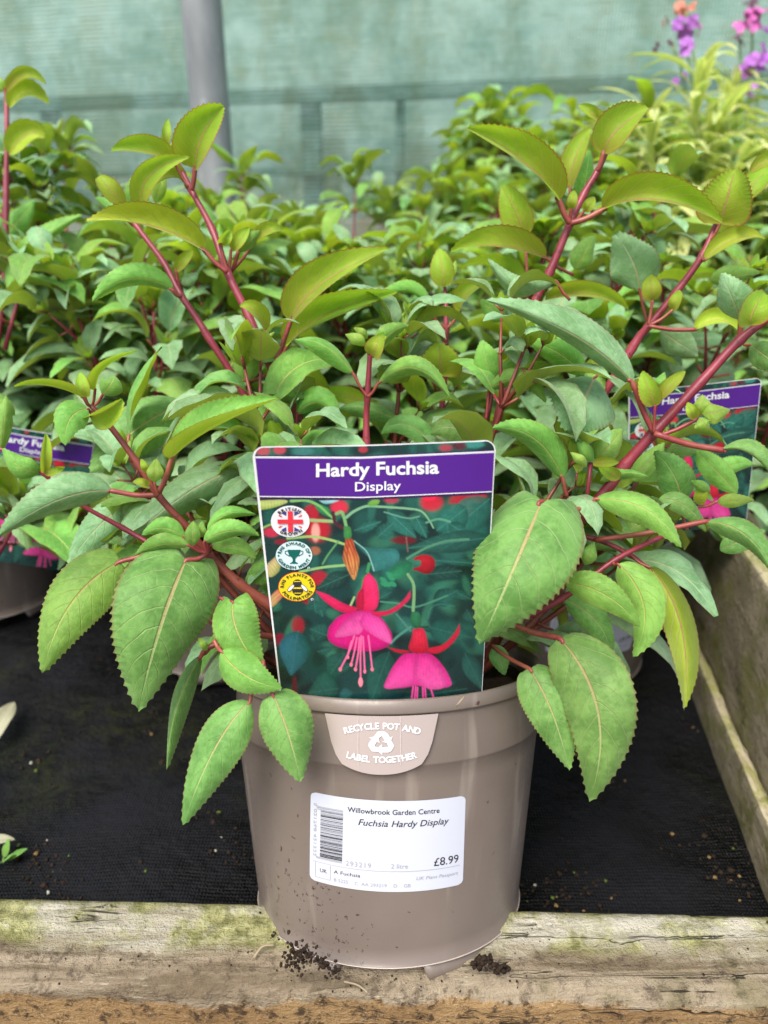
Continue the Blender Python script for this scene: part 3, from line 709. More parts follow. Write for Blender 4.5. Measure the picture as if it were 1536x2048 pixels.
    def pleaf(bx, by, tx, ty, hw, c1='1d5b50', c2='2f7d6e', a=1.0):
        dx, dy = tx - bx, ty - by; L = math.hypot(dx, dy); nx_, ny_ = -dy / L, dx / L
        pts = []
        for f, w_ in ((0.0, 0.05), (0.12, 0.6), (0.35, 1), (0.62, 0.82), (0.85, 0.38), (1.0, 0.0)): pts.append((bx + dx * f + nx_ * hw * w_, by + dy * f + ny_ * hw * w_))
        for f, w_ in ((0.85, 0.38), (0.62, 0.82), (0.35, 1), (0.12, 0.6)): pts.append((bx + dx * f - nx_ * hw * w_, by + dy * f - ny_ * hw * w_))
        ph_ = rs_.rand()
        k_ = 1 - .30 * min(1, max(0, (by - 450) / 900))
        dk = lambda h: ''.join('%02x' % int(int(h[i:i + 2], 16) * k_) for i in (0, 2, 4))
        poly(pts, dk(c1), dk(c2), (dx * 0.4 + nx_ * L, dy * 0.4 + ny_ * L), a, soft=9)
        line([(bx, by), (tx, ty)], 2, dk('5aa193'), 0.45)
        for f in (0.25, 0.45, 0.65):
            for s_ in (-1, 1): line([(bx + dx * f, by + dy * f), (bx + dx * (f + .2) + nx_ * hw * .7 * s_, by + dy * (f + .2) + ny_ * hw * .7 * s_)], 1.2, dk('4d9585'), 0.3)
    for _ in range(260):
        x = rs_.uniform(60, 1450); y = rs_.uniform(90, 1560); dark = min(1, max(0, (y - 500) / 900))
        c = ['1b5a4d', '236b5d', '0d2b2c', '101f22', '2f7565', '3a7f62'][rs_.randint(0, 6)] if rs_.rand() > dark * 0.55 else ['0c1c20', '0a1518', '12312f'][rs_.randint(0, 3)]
        blob(x, y, rs_.uniform(25, 95), rs_.uniform(18, 60), c, 0.65, 0.8, rs_.uniform(0, 180))
    # bokeh behind: red buds, pale streaks
    for x, y, rx, ry, c in ((130, 145, 40, 28, 'c0505c'), (225, 140, 35, 25, 'c84a5a'), (700, 140, 26, 18, 'b03848'), (1170, 130, 38, 20, 'a8404e'), (1330, 110, 60, 22, '3d8f84'), (360, 150, 60, 25, '3d8078'), (1250, 120, 40, 22, '5a2030'),
                            (565, 468, 48, 40, 'e0284a'), (405, 500, 42, 45, 'b81f35'), (440, 595, 70, 68, 'c01a30'), (430, 610, 24, 52, 'f0b0a0'), (1090, 440, 62, 48, 'cf1a38'), (1075, 410, 40, 20, 'f02848'), (1250, 440, 60, 50, 'b51630'), (1345, 410, 55, 32, 'cc1c38'), (1290, 480, 40, 36, '8a1626'),
                            (180, 610, 45, 28, 'd03050'), (235, 665, 38, 16, '8a1c30'), (450, 870, 48, 40, 'b01c34'), (425, 715, 32, 24, 'a86848'), (330, 1140, 36, 48, '96182e'), (225, 1220, 30, 36, '7c1830'), (310, 1480, 16, 60, '5c1626'), (860, 425, 40, 20, 'b8324a'), (400, 1000, 40, 24, '8c1430'), (930, 655, 70, 22, '6e1420')):
        blob(x, y, rx, ry, c, 0.9, 1.3)
    for p in ((1420, 420, 1150, 640, 95), (1290, 470, 1120, 600, 80), (840, 490, 1000, 640, 55), (1000, 520, 1060, 640, 40), (650, 600, 800, 550, 30), (780, 640, 870, 560, 45), (430, 940, 470, 1090, 60), (1190, 560, 1310, 640, 40)): pleaf(*p, a=0.9)
    for p in ((330, 1170, 290, 1415, 92, '1c6258', '3b8fa8'), (500, 1200, 400, 1160, 55), (440, 1290, 530, 1270, 24), (590, 1310, 500, 1425, 62), (640, 1360, 560, 1400, 24), (560, 1480, 390, 1500, 90), (850, 1290, 740, 1560, 78), (1000, 1150, 1310, 1200, 20), (1075, 1150, 1320, 1210, 75, '1f6a60', '2f8272'),
              (1280, 1300, 1375, 1480, 52, '1f6a60', '3a8d80'), (1290, 1050, 1330, 1130, 40), (900, 1530, 1290, 1480, 60, '16453f', '1d554c'), (640, 1500, 560, 1540, 40, '1c6258', '3a9090'), (1210, 940, 1310, 990, 30), (1100, 1010, 1240, 940, 52), (860, 950, 790, 990, 26), (1420, 640, 960, 700, 62, '1b4f48', '2b6a5c'),
              (1060, 850, 1260, 830, 42, '184842', '245a50'), (1390, 790, 1100, 770, 20), (430, 1060, 420, 1000, 70), (620, 850, 440, 930, 50, '173f3b', '265a50'), (230, 1010, 190, 1060, 30, '247055', '2f8560')): pleaf(*p)
    poly([(640, 655), (700, 690), (790, 700), (880, 705), (908, 745), (880, 790), (760, 832), (735, 760), (690, 715)], '27685f', '37807c', (1, 0.4))
    line([(650, 660), (720, 720), (750, 790), (762, 830)], 3, '9bd0c4', 0.8)
    poly([(830, 860), (900, 790), (975, 780), (970, 820), (920, 868), (870, 878)], '1c6d4c', '2f8f60')
    for x, y in ((850, 850), (815, 880), (840, 905), (870, 905), (860, 870), (820, 905)): blob(x, y, 22, 13, '2f8f62', 0.9, 2, 30)
    poly([(450, 430), (560, 428), (520, 445), (480, 448)], 'b9e6ec', '7cc8c8')
    poly([(420, 440), (500, 470), (515, 520), (470, 510), (430, 470)], '3b9a60', '2c7e4c')
    line([(290, 432), (380, 430), (450, 460), (500, 505), (530, 530)], 8, '7db867', 1, 6)
    poly([(105, 430), (240, 425), (270, 440), (190, 470), (108, 480)], 'd5e08a', 'a8c45a', (0, 1), streak=.2)
    line([(120, 590), (180, 565), (260, 560)], 6, '8cb560'); line([(380, 540), (470, 545), (540, 548)], 9, '9ab878'); line([(530, 500), (545, 560), (600, 590)], 10, '4c2430')
    line([(270, 645), (400, 635), (500, 650), (600, 680)], 7, '9cc070'); line([(340, 835), (470, 810), (600, 797)], 7, '8fbf78'); line([(560, 660), (500, 740), (470, 790)], 5, '5a9a62')
    line([(605, 525), (650, 490), (720, 462), (800, 465), (950, 475), (1030, 490), (1075, 540), (1100, 585)], 8, '7fb48a', 1, 4)
    line([(820, 495), (950, 530), (1020, 520)], 4, '6aa58e', .8); line([(1060, 555), (1130, 535), (1195, 550)], 6, '5f9f80', .9)
    poly([(725, 445), (765, 420), (795, 430), (780, 455), (740, 460)], '8cc25a', '6fb048')
    line([(950, 760), (1010, 725), (1080, 690), (1180, 660), (1300, 650)], 7, '4f8a6c'); line([(945, 640), (955, 720)], 4, '7a5a58')
    line([(800, 1005), (900, 1015), (1000, 1035), (1180, 970)], 5, '4a8c70', .9); line([(860, 1240), (900, 1200), (970, 1150)], 7, '4b8d7a', .9); line([(890, 1075), (935, 1130), (970, 1170)], 6, '4d7f72', .8)
    line([(1070, 1100), (1080, 1050), (1130, 1020), (1220, 1030)], 3, '3e8478', .5)
    line([(650, 980), (625, 1035)], 6, '9fbf80'); line([(735, 790), (725, 835)], 9, '3c9058'); poly([(690, 860), (735, 850), (715, 920), (688, 925)], '2f7d4c', '3f935c')
    # half hidden pale buds at the left edge
    poly([(205, 745), (232, 770), (222, 830), (180, 865), (150, 850), (150, 800)], 'e0c890', 'a8b060', (1, 1), streak=.25); poly([(240, 920), (250, 960), (215, 1010), (180, 1035), (168, 990), (195, 950)], 'd8705a', 'c8b070', (-1, 1), streak=.3)
    # hanging bud
    line([(548, 505), (575, 495), (590, 520), (605, 580)], 9, '77b070'); poly([(590, 575), (625, 580), (636, 625), (620, 655), (592, 640)], '4a9a52', '3d8a48')
    poly([(600, 650), (640, 650), (655, 700), (678, 760), (672, 820), (648, 882), (610, 820), (585, 760), (592, 700)], 'b8402e', 'd8a05a', (0.3, 1), streak=.28)
    line([(615, 680), (612, 760), (640, 850)], 3, '8a2c22', .8); line([(640, 690), (655, 770), (650, 850)], 2.5, '9a3828', .8)
    # small red bloom
    poly([(985, 760), (1030, 740), (1085, 745), (1110, 780), (1100, 825), (1060, 848), (1010, 830), (985, 820), (1010, 790)], 'c01a2c', '8a1020', (0.5, 1)); poly([(985, 770), (1025, 770), (1025, 800), (990, 810)], '3a8a70', '2a6a58')
    line([(955, 850), (985, 900), (990, 960), (985, 1055)], 8, '78a872', 1, 9); poly([(975, 1065), (1015, 1065), (1030, 1110), (1020, 1155), (985, 1145), (970, 1100)], '2f8055', '1e6040')
    # main bloom
    poly([(505, 1150), (560, 1090), (650, 1060), (760, 1060), (850, 1160), (862, 1235), (790, 1280), (690, 1285), (560, 1262), (500, 1215)], 'dc1880', 'c01270', (0, 1))
    poly([(640, 1075), (700, 1062), (715, 1110), (690, 1180), (640, 1195), (540, 1205), (580, 1130)], 'd03088', 'e860a8', (0.3, 1), streak=.09)
    poly([(705, 1065), (760, 1075), (830, 1140), (862, 1240), (790, 1215), (720, 1170), (680, 1130)], 'da3090', 'ee62ac', (0.5, 1), streak=.09)
    poly([(425, 940), (500, 965), (590, 1015), (665, 1040), (650, 1062), (580, 1065), (490, 1010)], 'ee2a68', 'd81a55', (0, 1), streak=.12)
    poly([(970, 940), (965, 990), (900, 1050), (830, 1082), (765, 1085), (755, 1062), (840, 1055), (920, 1005)], 'ea3868', 'd81c50', (0, 1))
    poly([(735, 840), (775, 890), (790, 960), (785, 1020), (760, 1055), (700, 1055), (665, 1040), (665, 980), (690, 930), (705, 870)], 'ee3070', 'd41a4a', (-1, 0.6), streak=.1)
    poly([(668, 955), (700, 930), (705, 1000), (700, 1050), (664, 1030)], 'cc1a48', 'b8123a')
    for p in (((650, 1200), (620, 1290), (570, 1385)), ((665, 1210), (650, 1290), (632, 1360)), ((680, 1210), (672, 1300), (657, 1385)), ((690, 1200), (685, 1320), (686, 1440)), ((700, 1205), (705, 1300), (710, 1395)), ((730, 1200), (742, 1300), (752, 1385)), ((635, 1230), (620, 1280), (612, 1320))):
        line(list(p), 4.5, 'f06aa0'); blob(p[-1][0], p[-1][1], 9, 11, 'e87890', 1, 3)
    blob(686, 1448, 13, 24, 'f08a9a', 1, 3)
    # second bloom
    poly([(830, 1440), (870, 1370), (930, 1305), (1000, 1300), (1080, 1300), (1150, 1360), (1200, 1440), (1190, 1470), (1090, 1482), (1005, 1465), (940, 1475), (825, 1478)], 'e01c88', 'ee40a0', (0, 1))
    poly([(945, 1305), (1000, 1300), (1000, 1380), (985, 1450), (900, 1475), (825, 1475), (860, 1400)], 'dc2488', 'f254a8', (0, 1), streak=.08); poly([(1015, 1300), (1075, 1310), (1150, 1390), (1165, 1470), (1080, 1482), (1010, 1440), (995, 1370)], 'e0288c', 'f45cac', (0, 1), streak=.08)
    poly([(835, 1262), (890, 1275), (960, 1285), (950, 1297), (890, 1293)], 'd01c3c', 'c01030'); poly([(1250, 1130), (1245, 1190), (1190, 1260), (1120, 1300), (1065, 1290), (1070, 1270), (1150, 1250), (1210, 1195)], 'e63050', 'cc1638', (0, 1))
    poly([(985, 1160), (1040, 1158), (1062, 1210), (1068, 1285), (1010, 1298), (960, 1275), (975, 1210)], 'e02c4c', 'be1230', (0, 1), streak=.15)
    for a_, b_ in (((985, 1470), (972, 1560)), ((1000, 1470), (990, 1560)), ((1040, 1475), (1042, 1560)), ((1052, 1475), (1060, 1560)), ((1085, 1480), (1108, 1540)), ((1010, 1475), (1005, 1560))): line([a_, b_], 4.5, 'e84a9a')
    img[:] = img * (0.93 + 0.14 * rs_.rand(H_ + 1, W_ + 1, 1))
    return gx, gy, img
GX, GY, IMG = paint()
def print_mat(name):
    t = NT(name); a = t.n('ShaderNodeAttribute'); a.attribute_name = 'Print'
    return t.done(t.bsdf(t.mix(1.0, a.outputs[0], (0.78, 0.78, 0.80), 'MULTIPLY'), t.smooth(t.noise(90, 4, .6, t.coord()), .3, .7, .2, .36), 0.5, t.bump(t.noise(30, 3, .5, t.coord()), .1, .002)))
M['print'] = print_mat('printed_card')
M['white'] = simple('white_print', (0.66, 0.67, 0.70), 0.35)
M['purple'] = simple('purple_print', (0.065, 0.010, 0.21), 0.30, 0.5, var=0.06, scale=90)
M['purple_dark'] = simple('dark_purple_line', (0.03, 0.008, 0.08), 0.35)
M['red'] = simple('red_print', (0.62, 0.03, 0.05), 0.35); M['navy'] = simple('navy_print', (0.05, 0.04, 0.2), 0.35); M['dgreen'] = simple('green_print', (0.0, 0.10, 0.085), 0.35)
M['yellow'] = simple('yellow_print', (0.70, 0.55, 0.01), 0.35); M['pale_aqua'] = simple('pale_print', (0.55, 0.68, 0.70), 0.35)
M['tab'] = simple('taupe_tab', (0.355, 0.30, 0.28), 0.4, 0.4, var=0.05, scale=40)
def card_outline(x0, x1, y, inset=0):   # card edges in photo px
    return 505.5 + (y - 888) * 0.1145 + inset, 991.5 - (y - 880) * 0.0555 - inset
def build_tag():
    root = empty('care_label', TO)
    # backing card (white), closed thin slab
    def outline(ins, ybot):
        pts = []; rr = 22 - ins
        xl, xr = card_outline(0, 0, 885, ins)
        for k in range(9):
            a = math.pi / 2 * k / 8; pts.append((xl + rr - rr * math.cos(a), 893 + ins + rr - rr * math.sin(a)))
        for k in range(1, 24):
            x = xl + rr + (xr - xl - 2 * rr) * k / 24; y = 893 + ins - 6 * (1 - abs(x - 725) / 218) * (x < 725) - 6 * (x >= 725) - (x - 725) / 265 * 7 * (x > 725) + 5 * math.exp(-((x - 722) / 26) ** 2)
            if x < 725: y = 893 + ins - (x - 505) / 220 * 3
            else: y = 890 + ins - (x - 725) / 265 * 10
            pts.append((x, y))
        for k in range(9):
            a = math.pi / 2 * k / 8; pts.append((xr - rr + rr * math.sin(a), 880 + ins + rr - rr * math.cos(a)))
        return pts
    def ring_to_grid(ins, ybot, lift, nrow=26):
        """rows following the top outline down to the straight bottom"""
        top = outline(ins, ybot); v = []; f = []
        n = len(top)
        for j in range(nrow + 1):
            s = j / nrow
            for (x, y) in top:
                yy_ = y + (ybot - y) * s
                xl, xr = card_outline(0, 0, yy_, ins); tl, tr = card_outline(0, 0, y, ins)
                q = (x - tl) / (tr - tl); v.append((xl + (xr - xl) * q, yy_, lift))
        for j in range(nrow):
            for i in range(n - 1): a = j * n + i; f.append((a, a + n, a + n + 1, a + 1))
        return v, f, n
    mb = MB(); v, f, n = ring_to_grid(0, 1412, 0.0)
    mb.add([T(*q) for q in v], f); mb.add([T(x, y, -0.0005) for x, y, _ in v], [g[::-1] for g in f])
    card = mb.build('card', M['white'], root)
    # picture: vertex coloured print, cut to the card outline
    mb = MB(); v, f, n = ring_to_grid(4.0, 1412, 0.00015, 1)
    mb2 = MB(); cols = []; idx = {}; vs = []
    for j in range(H_ + 1):
        for i in range(W_ + 1):
            x, y = zx(GX[j, i], GY[j, i])
            y += 14 * max(0, (y - 1300) / 102) ** 2
            xl, xr = card_outline(0, 0, y, 1.8 - 1.4 * min(1, max(0, (y - 900) / 300)))
            ytop = (893 + 2.4 - (x - 505) / 220 * 3) if x < 725 else (892.4 - (x - 725) / 265 * 10)
            rr = 20
            if y < ytop: y = ytop
            if y < ytop + rr:
                q = rr - math.sqrt(max(0, rr * rr - (ytop + rr - y) ** 2)); xl += q; xr -= q
            x = min(max(x, xl), xr)
            vs.append(T(x, y, 0.00015)); c = IMG[j, i]; cols.append((c[0], c[1], c[2], 1))
    fs = [(j * (W_ + 1) + i, (j + 1) * (W_ + 1) + i, (j + 1) * (W_ + 1) + i + 1, j * (W_ + 1) + i + 1) for j in range(H_) for i in range(W_)]
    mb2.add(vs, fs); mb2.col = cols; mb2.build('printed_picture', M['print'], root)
    # purple band (edges follow the crease)
    def yl(x, yL, yM, yR): return yL + (yM - yL) * (x - 507) / 218 if x < 725 else yM + (yR - yM) * (x - 725) / 265
    def band(a, b, lift, mi, mbx, ins=2.2):
        v = []; f = []
        for i in range(41):
            for k, e in enumerate((a, b)):
                x = 507 + 482 * i / 40; y = yl(x, *e); xl, xr = card_outline(0, 0, y, ins); x = xl + (xr - xl) * i / 40; v.append(T(x, yl(x, *e), lift))
        for i in range(40): f.append((2 * i, 2 * i + 1, 2 * i + 3, 2 * i + 2))
        mbx.add(v, f, mi=mi)
    mb = MB()
    A = (914, 915, 903); B = (994, 996, 984)
    band((A[0] - 3.6, A[1] - 3.6, A[2] - 3.6), (B[0] + 3.6, B[1] + 3.6, B[2] + 3.6), 0.00030, 1, mb)
    band(A, B, 0.00055, 2, mb)
    band((A[0] + 2.6, A[1] + 2.6, A[2] + 2.6), (B[0] - 2.6, B[1] - 2.6, B[2] - 2.6), 0.00060 + 0.0001, 0, mb)
    band((A[0] - 1.4, A[1] - 1.4, A[2] - 1.4), (A[0] + 1.0, A[1] + 1.0, A[2] + 1.0), 0.0006 + 0.00005, 2, mb); 
    mb.build('title_band', [M['purple'], M['purple_dark'], M['white']], root)
    mb = MB()
    def tmap(x, y): return T(x, y, 0.0009)
    def ttx(s, x0, y0, x1, y1, size, bold, brk=None):
        vs, fs, wd = text_mesh(s, size, bold); sx = (x1 - x0) / wd; out = []
        for vx, vy in vs:
            x = x0 + vx * sx; out.append(tmap(x, y0 + (y1 - y0) * (x - x0) / (x1 - x0) - vy))
        mb.add(out, fs)
    ttx('Hardy Fuchsia', 630, 953.5, 878, 946.5, 37, 1.0); ttx('Display', 708, 982.5, 802, 979.5, 26, 0.3)
    mb.build('title_lettering', M['white'], root, smooth=False)
    # badges (slightly squashed by the lean of the card)
    def disc(mbx, cx, cy, rx, ry, lift, mi, n=48, a0=0, a1=360, rot=0):
        v = [T(cx, cy, lift)]; cr, sr = math.cos(R(rot)), math.sin(R(rot))
        for k in range(n + 1):
            a = R(a0 + (a1 - a0) * k / n); dx, dy = rx * math.sin(a), -ry * math.cos(a); v.append(T(cx + dx * cr - dy * sr, cy + dx * sr + dy * cr, lift))
        mbx.add(v, [(0, k + 2, k + 1)[::-1] if False else (0, k + 2, k + 1) for k in range(n)], mi=mi)
    def ppoly(mbx, pts, lift, mi, cx=0, cy=0, sc=1):
        mbx.add([T(cx + x * sc, cy + y * sc, lift) for x, y in pts], [tuple(range(len(pts)))[::-1]], mi=mi)
    L1, L2, L3, L4 = 0.0004, 0.0006, 0.0008, 0.00095
    # British Grown
    mb = MB(); cx, cy = 580.5, 1043
    disc(mb, cx, cy, 38.8, 31.6, L1, 0)
    e = 0.83; u = 25.5; 
    for sx_, sy_ in ((-1, -1), (1, -1), (1, 1), (-1, 1)):
        ppoly(mb, [(cx + sx_ * 8, cy + sy_ * 19.5 * 1), (cx + sx_ * 8, cy + sy_ * 11), (cx + sx_ * 18, cy + sy_ * 16.5), (cx + sx_ * 13, cy + sy_ * 19.5)][::(1 if sx_ * sy_ > 0 else -1)], L2, 2)
        ppoly(mb, [(cx + sx_ * 15, cy + sy_ * 9), (cx + sx_ * 20, cy + sy_ * 9), (cx + sx_ * 24, cy + sy_ * 11.6), (cx + sx_ * 22, cy + sy_ * 13.4)][::(1 if sx_ * sy_ > 0 else -1)], L2, 1)
    ppoly(mb, [(cx - 5, cy - 20.5), (cx + 5, cy - 20.5), (cx + 5.5, cy + 21), (cx - 4.5, cy + 21)], L3, 1)
    ppoly(mb, [(cx - u, cy - 4), (cx + u, cy - 4), (cx + u, cy + 4.5), (cx - u, cy + 4.5)], L4, 1)
    arc_text(mb, 'BRITISH', lambda x, y: T(x, y, L4), cx, cy, 27.6, 10.2, -4, 92, True, 0.05, 3, 0.80)
    arc_text(mb, 'GROWN', lambda x, y: T(x, y, L4), cx, cy, 27.4, 10.2, 176, 86, False, 0.05, 3, 0.80)
    mb.build('flag_badge', [M['white'], M['red'], M['navy'], M['ink']], root, smooth=False)
    # award badge
    mb = MB(); cx, cy = 588, 1111
    disc(mb, cx, cy, 37.4, 29.8, L1, 1); disc(mb, cx, cy, 36.4, 28.8, L2, 0)
    cup = [(-13, -11.5), (13, -11.5), (12.5, -8), (9.5, 0), (4, 4.5), (2.6, 8), (2.8, 12), (8, 15.5), (8, 16.5), (-8, 16.5), (-8, 15.5), (-2.8, 12), (-2.6, 8), (-4, 4.5), (-9.5, 0), (-12.5, -8)]
    ppoly(mb, cup, L3, 1, cx, cy)
    for s_ in (-1, 1):
        pts = spline([(12 * s_, -9, 0), (17.5 * s_, -8, 0), (16.5 * s_, -3, 0), (8.5 * s_, 1.5, 0)], 6); v = []
        for i, p in enumerate(pts):
            t_ = (pts[min(i + 1, len(pts) - 1)] - pts[max(i - 1, 0)]).normalized(); nn = Vector((-t_.y, t_.x, 0)) * 0.75
            v += [T(cx + p.x + nn.x, cy + p.y + nn.y, L3), T(cx + p.x - nn.x, cy + p.y - nn.y, L3)]
        mb.add(v, [(2 * i, 2 * i + 1, 2 * i + 3, 2 * i + 2) for i in range(len(pts) - 1)], mi=1)
        disc(mb, cx + 31 * s_, cy + 0.5, 2.0, 1.8, L3, 1, 14)
    arc_text(mb, 'RHS AWARD OF', lambda x, y: T(x, y, L4), cx, cy, 26.6, 9.8, 0, 160, True, 0.04, 1, 0.80)
    arc_text(mb, 'GARDEN MERIT', lambda x, y: T(x, y, L4), cx, cy, 26.4, 9.8, 180, 148, False, 0.04, 1, 0.80)
    disc(mb, 617.5, 1136, 2.6, 2.4, L2, 0, 16); disc(mb, 617.5, 1136, 1.4, 1.3, L3, 1, 12)
    mb.build('award_badge', [M['pale_aqua'], M['dgreen']], root, smooth=False)
    mb = MB(); cx, cy = 594, 1173.5
    disc(mb, cx, cy, 37.6, 29.6, L1, 2); disc(mb, cx, cy, 36.4, 28.4, L2, 0)
    disc(mb, cx + 1.5, cy + 7, 11, 10.5, L3, 1, 30); disc(mb, cx + 0.5, cy - 6.8, 8.8, 8.0, L3, 1, 30)
    for yy_, hh in ((1.2, 1.9), (12.2, 1.4)): ppoly(mb, [(-9.3, yy_), (9.3, yy_), (8.9, yy_ + hh * 1.6), (-8.9, yy_ + hh * 1.6)] if yy_ < 5 else [(-8.0, yy_), (8.5, yy_), (7, yy_ + hh), (-6, yy_ + hh)], L4, 0, cx + 1.2, cy)
    ppoly(mb, [(-6, -11.5), (6, -11.5), (7, -9.8), (-7, -9.8)], L4, 0, cx + .5, cy)
    for s_ in (-1, 1):
        disc(mb, cx + 1.2 + 13.2 * s_, cy + 2.5, 4.0, 9.6, L4 + 0.0001, 1, 24, rot=-44 * s_ if s_ > 0 else 44); disc(mb, cx + 1.2 + 13.2 * s_, cy + 2.5, 3.0, 8.4, L4 + 0.0003, 3, 24, rot=-44 * s_ if s_ > 0 else 44)
    arc_text(mb, 'RHS PLANTS FOR', lambda x, y: T(x, y, L4), cx, cy, 26.6, 9.8, 0, 190, True, 0.04, 1, 0.79)
    arc_text(mb, 'POLLINATORS', lambda x, y: T(x, y, L4), cx, cy, 26.2, 9.8, 178, 134, False, 0.04, 1, 0.79)
    disc(mb, 624, 1198.5, 2.6, 2.4, L2, 3, 16); disc(mb, 624, 1198.5, 1.4, 1.3, L3, 1, 12)
    mb.build('bee_badge', [M['yellow'], M['ink'], M['red'], M['white']], root, smooth=False)
    return root
care = build_tag()
tag(care, 'glossy picture label with purple title band standing in the front pot', 'plant label', 'fuchsia care labels')

# recycling tab hangs outside the pot wall, below the lip; part of the label
def build_tab(root):
    o0 = TO
    a0 = pot_uv(652, 1432, 0.012)[0]; a1 = pot_uv(875, 1432, 0.012)[0]; am = (a0 + a1) / 2
    hb = pot_uv(762, 1545, 0.035)[1]; h0 = 0.0072; hs = h0 + (hb - h0) * 0.70
    Rr = 0.0856
    def tp(u, v, lift=0):     # u -1..1, v 0..1
        th = am + (a1 - a0) / 2 * u; h = h0 + (hb - h0) * v
        r = Rr + 0.0004 + lift + 0.0010 * v
        return HM @ Vector((r * math.sin(th), -r * math.cos(th), PH - h))
    mb = MB(); vs = []; fs = []; n, m = 40, 24
    def hw(v):
        return 1 - 0.16 * v if v < 0.72 else (1 - 0.16 * 0.72) * math.sqrt(max(0, 1 - ((v - 0.72) / 0.28) ** 2 * 0.86)) if v < 0.999 else 0.33
    for j in range(m + 1):
        v = j / m; 
        for i in range(n + 1):
            u = -1 + 2 * i / n
            # bottom is a shallow curve, corners rounded
            vb = 1 - 0.22 * abs(u) ** 2.2
            vs.append(tp(u * (1 - 0.17 * v * (1 if v < 1 else 1)) * (1 - 0.035 * max(0, v - 0.7) / 0.3), v * (vb - 0.10 * max(0, abs(u) - 0.86) / 0.14 )))
    for j in range(m):
        for i in range(n): a = j * (n + 1) + i; fs.append((a, a + n + 1, a + n + 2, a + 1))
    mb.add(vs, fs)
    k = len(vs); mb.add([tp2 - (HM.to_3x3() @ (HMi @ tp2 - Vector((0, 0, (HMi @ tp2).z))).normalized()) * 0.0005 for tp2 in [Vector(x) for x in vs]], [f[::-1] for f in fs])
    tab = mb.build('recycling_tab', M['tab'], root)
    mb = MB(); mp = lambda x, y: tp(x / 50, y / 50, 0.0005)      # local: x -50..50, y 0..50 (px aspect from the photo)
    arc_text(mb, 'RECYCLE POT AND', mp, 0, 10.5 + 95, 95, 7.6, 0.4, 39, True, 0.03, 0)
    arc_text(mb, 'LABEL TOGETHER', mp, 0, 39.5 - 131.5, 126, 7.6, 180, 26.5, False, 0.03, 0)
    # three chasing arrows
    for q in range(3):
        a = R(120 * q); c_, s_ = math.cos(a), math.sin(a)
        band_ = [(-4.2, -9.5), (3.0, -9.5), (4.6, -8.4), (7.2, -4.2), (9.3, -5.4), (7.6, 1.0), (1.2, -0.9), (3.4, -2.1), (1.2, -5.6), (-1.9, -5.6)]
        arr = [(-2.6, -9.8), (2.6, -9.8), (4.6, -8.2), (6.6, -4.6), (8.6, -5.7), (6.6, 0.6), (0.6, -1.0), (2.8, -2.3), (0.2, -6.2), (-3.4, -2.6), (-6.2, -4.6)]
        pts = [(x * c_ - y * s_, x * s_ + y * c_) for x, y in arr]
        mb.add([mp(x * 1.12, 22.5 + y * 1.0) for x, y in pts], [tuple(range(len(pts)))[::-1]])
    for x in (-20, 16):     # faint pale rub lines down the tab
        mb.add([mp(x, 0.5), mp(x + 0.5, 0.5), mp(x + 0.5, 42), mp(x, 42)], [(0, 3, 2, 1)], mi=1)
    mb.build('tab_lettering', [M['white'], simple('rub_line', (0.52, 0.46, 0.43), 0.5)], root, smooth=False)
build_tab(care)

# ------------------------------------------------------------------ the front fuchsia, branch by branch
soilc = HM @ Vector((0, 0, PH - 0.012))
hero = empty('fuchsia_plant', soilc)
tag(hero, 'large leafy fuchsia with red stems growing in the front pot', 'potted plant')
nleaf = [0]; LQ = []
def HL(b, t, hl, hr, d, top=1, mat='leaf', m=None, node=None, lobe=0.0, ex=0.78, Wp=0, wav=0.05, pr=3.0, parent=None, dm=None, teeth=0.034):
    """one traced leaf: base, tip, half widths (photo px), depths; negative half width = folded over behind"""
    db, dt = d if isinstance(d, tuple) else (d, d)
    m_ = m or ((b[0] + t[0]) / 2, (b[1] + t[1]) / 2)
    B, Tt = P(b[0], b[1], db), P(t[0], t[1], dt); Mm = P(m_[0], m_[1], dm if dm else (db + dt) / 2 - 0.004)
    L = math.hypot(b[0] - t[0], b[1] - t[1]); Wx = max(abs(hl), abs(hr), Wp, 0.20 * L) * 1.02
    dmean = (db + dt) / 2; Wr = Wx * dmean / F
    def ang(h):
        a = math.degrees(math.acos(max(-0.97, min(1, h / Wx))))
        if h < 0 and not top: a = -a
        return a
    T0 = (Tt - B).normalized(); V = (Mm - CAM).normalized(); S0 = V.cross(T0).normalized()
    mb = MB(); nleaf[0] += 1
    leaf(mb, B, Mm, Tt, Wr, S0, ang(hl), ang(hr), bool(top), nu=(72 if L > 200 else 54) if L > 90 else 30, nv=4, teeth=teeth, lobe=lobe, expo=ex, wav=wav + .02, seed=nleaf[0], twist=math.sin(nleaf[0] * 2.3) * .35)
    if node:
        Nn = P(node[0], node[1], node[2] if len(node) > 2 else db + 0.004)
        e = B + (Mm - B) * 0.10; rr = pr * .88 * dmean / F
        tube(mb, spline([Nn, (Nn + B) / 2 - Vector((0, 0, 0.001)), B, e], 4), [rr * 1.15] * 9 + [rr * 0.8] * 3 + [rr * 0.4], 8, mi=1)
    LQ.append((Wx * L, mb, mat, parent or hero))
def STEM(pts, mat='stem'):
    sp = spline([P(x, y, d) for x, y, d, r in pts], 6); n = len(pts); rr = []
    for i in range(len(sp)):
        q = i / 6; a = min(n - 1, int(q)); b = min(n - 1, a + 1); f = q - a
        r = pts[a][3] * (1 - f) + pts[b][3] * f; d = pts[a][2] * (1 - f) + pts[b][2] * f
        sw = 1 + 0.22 * math.exp(-(min(f, 1 - f) / 0.12) ** 2) if 0 < q < n - 1 else 1.0
        rr.append(r * .82 * d / F * sw)
    mb = MB(); tube(mb, sp, rr, 12)
    return mb.build('branch', M[mat], hero)
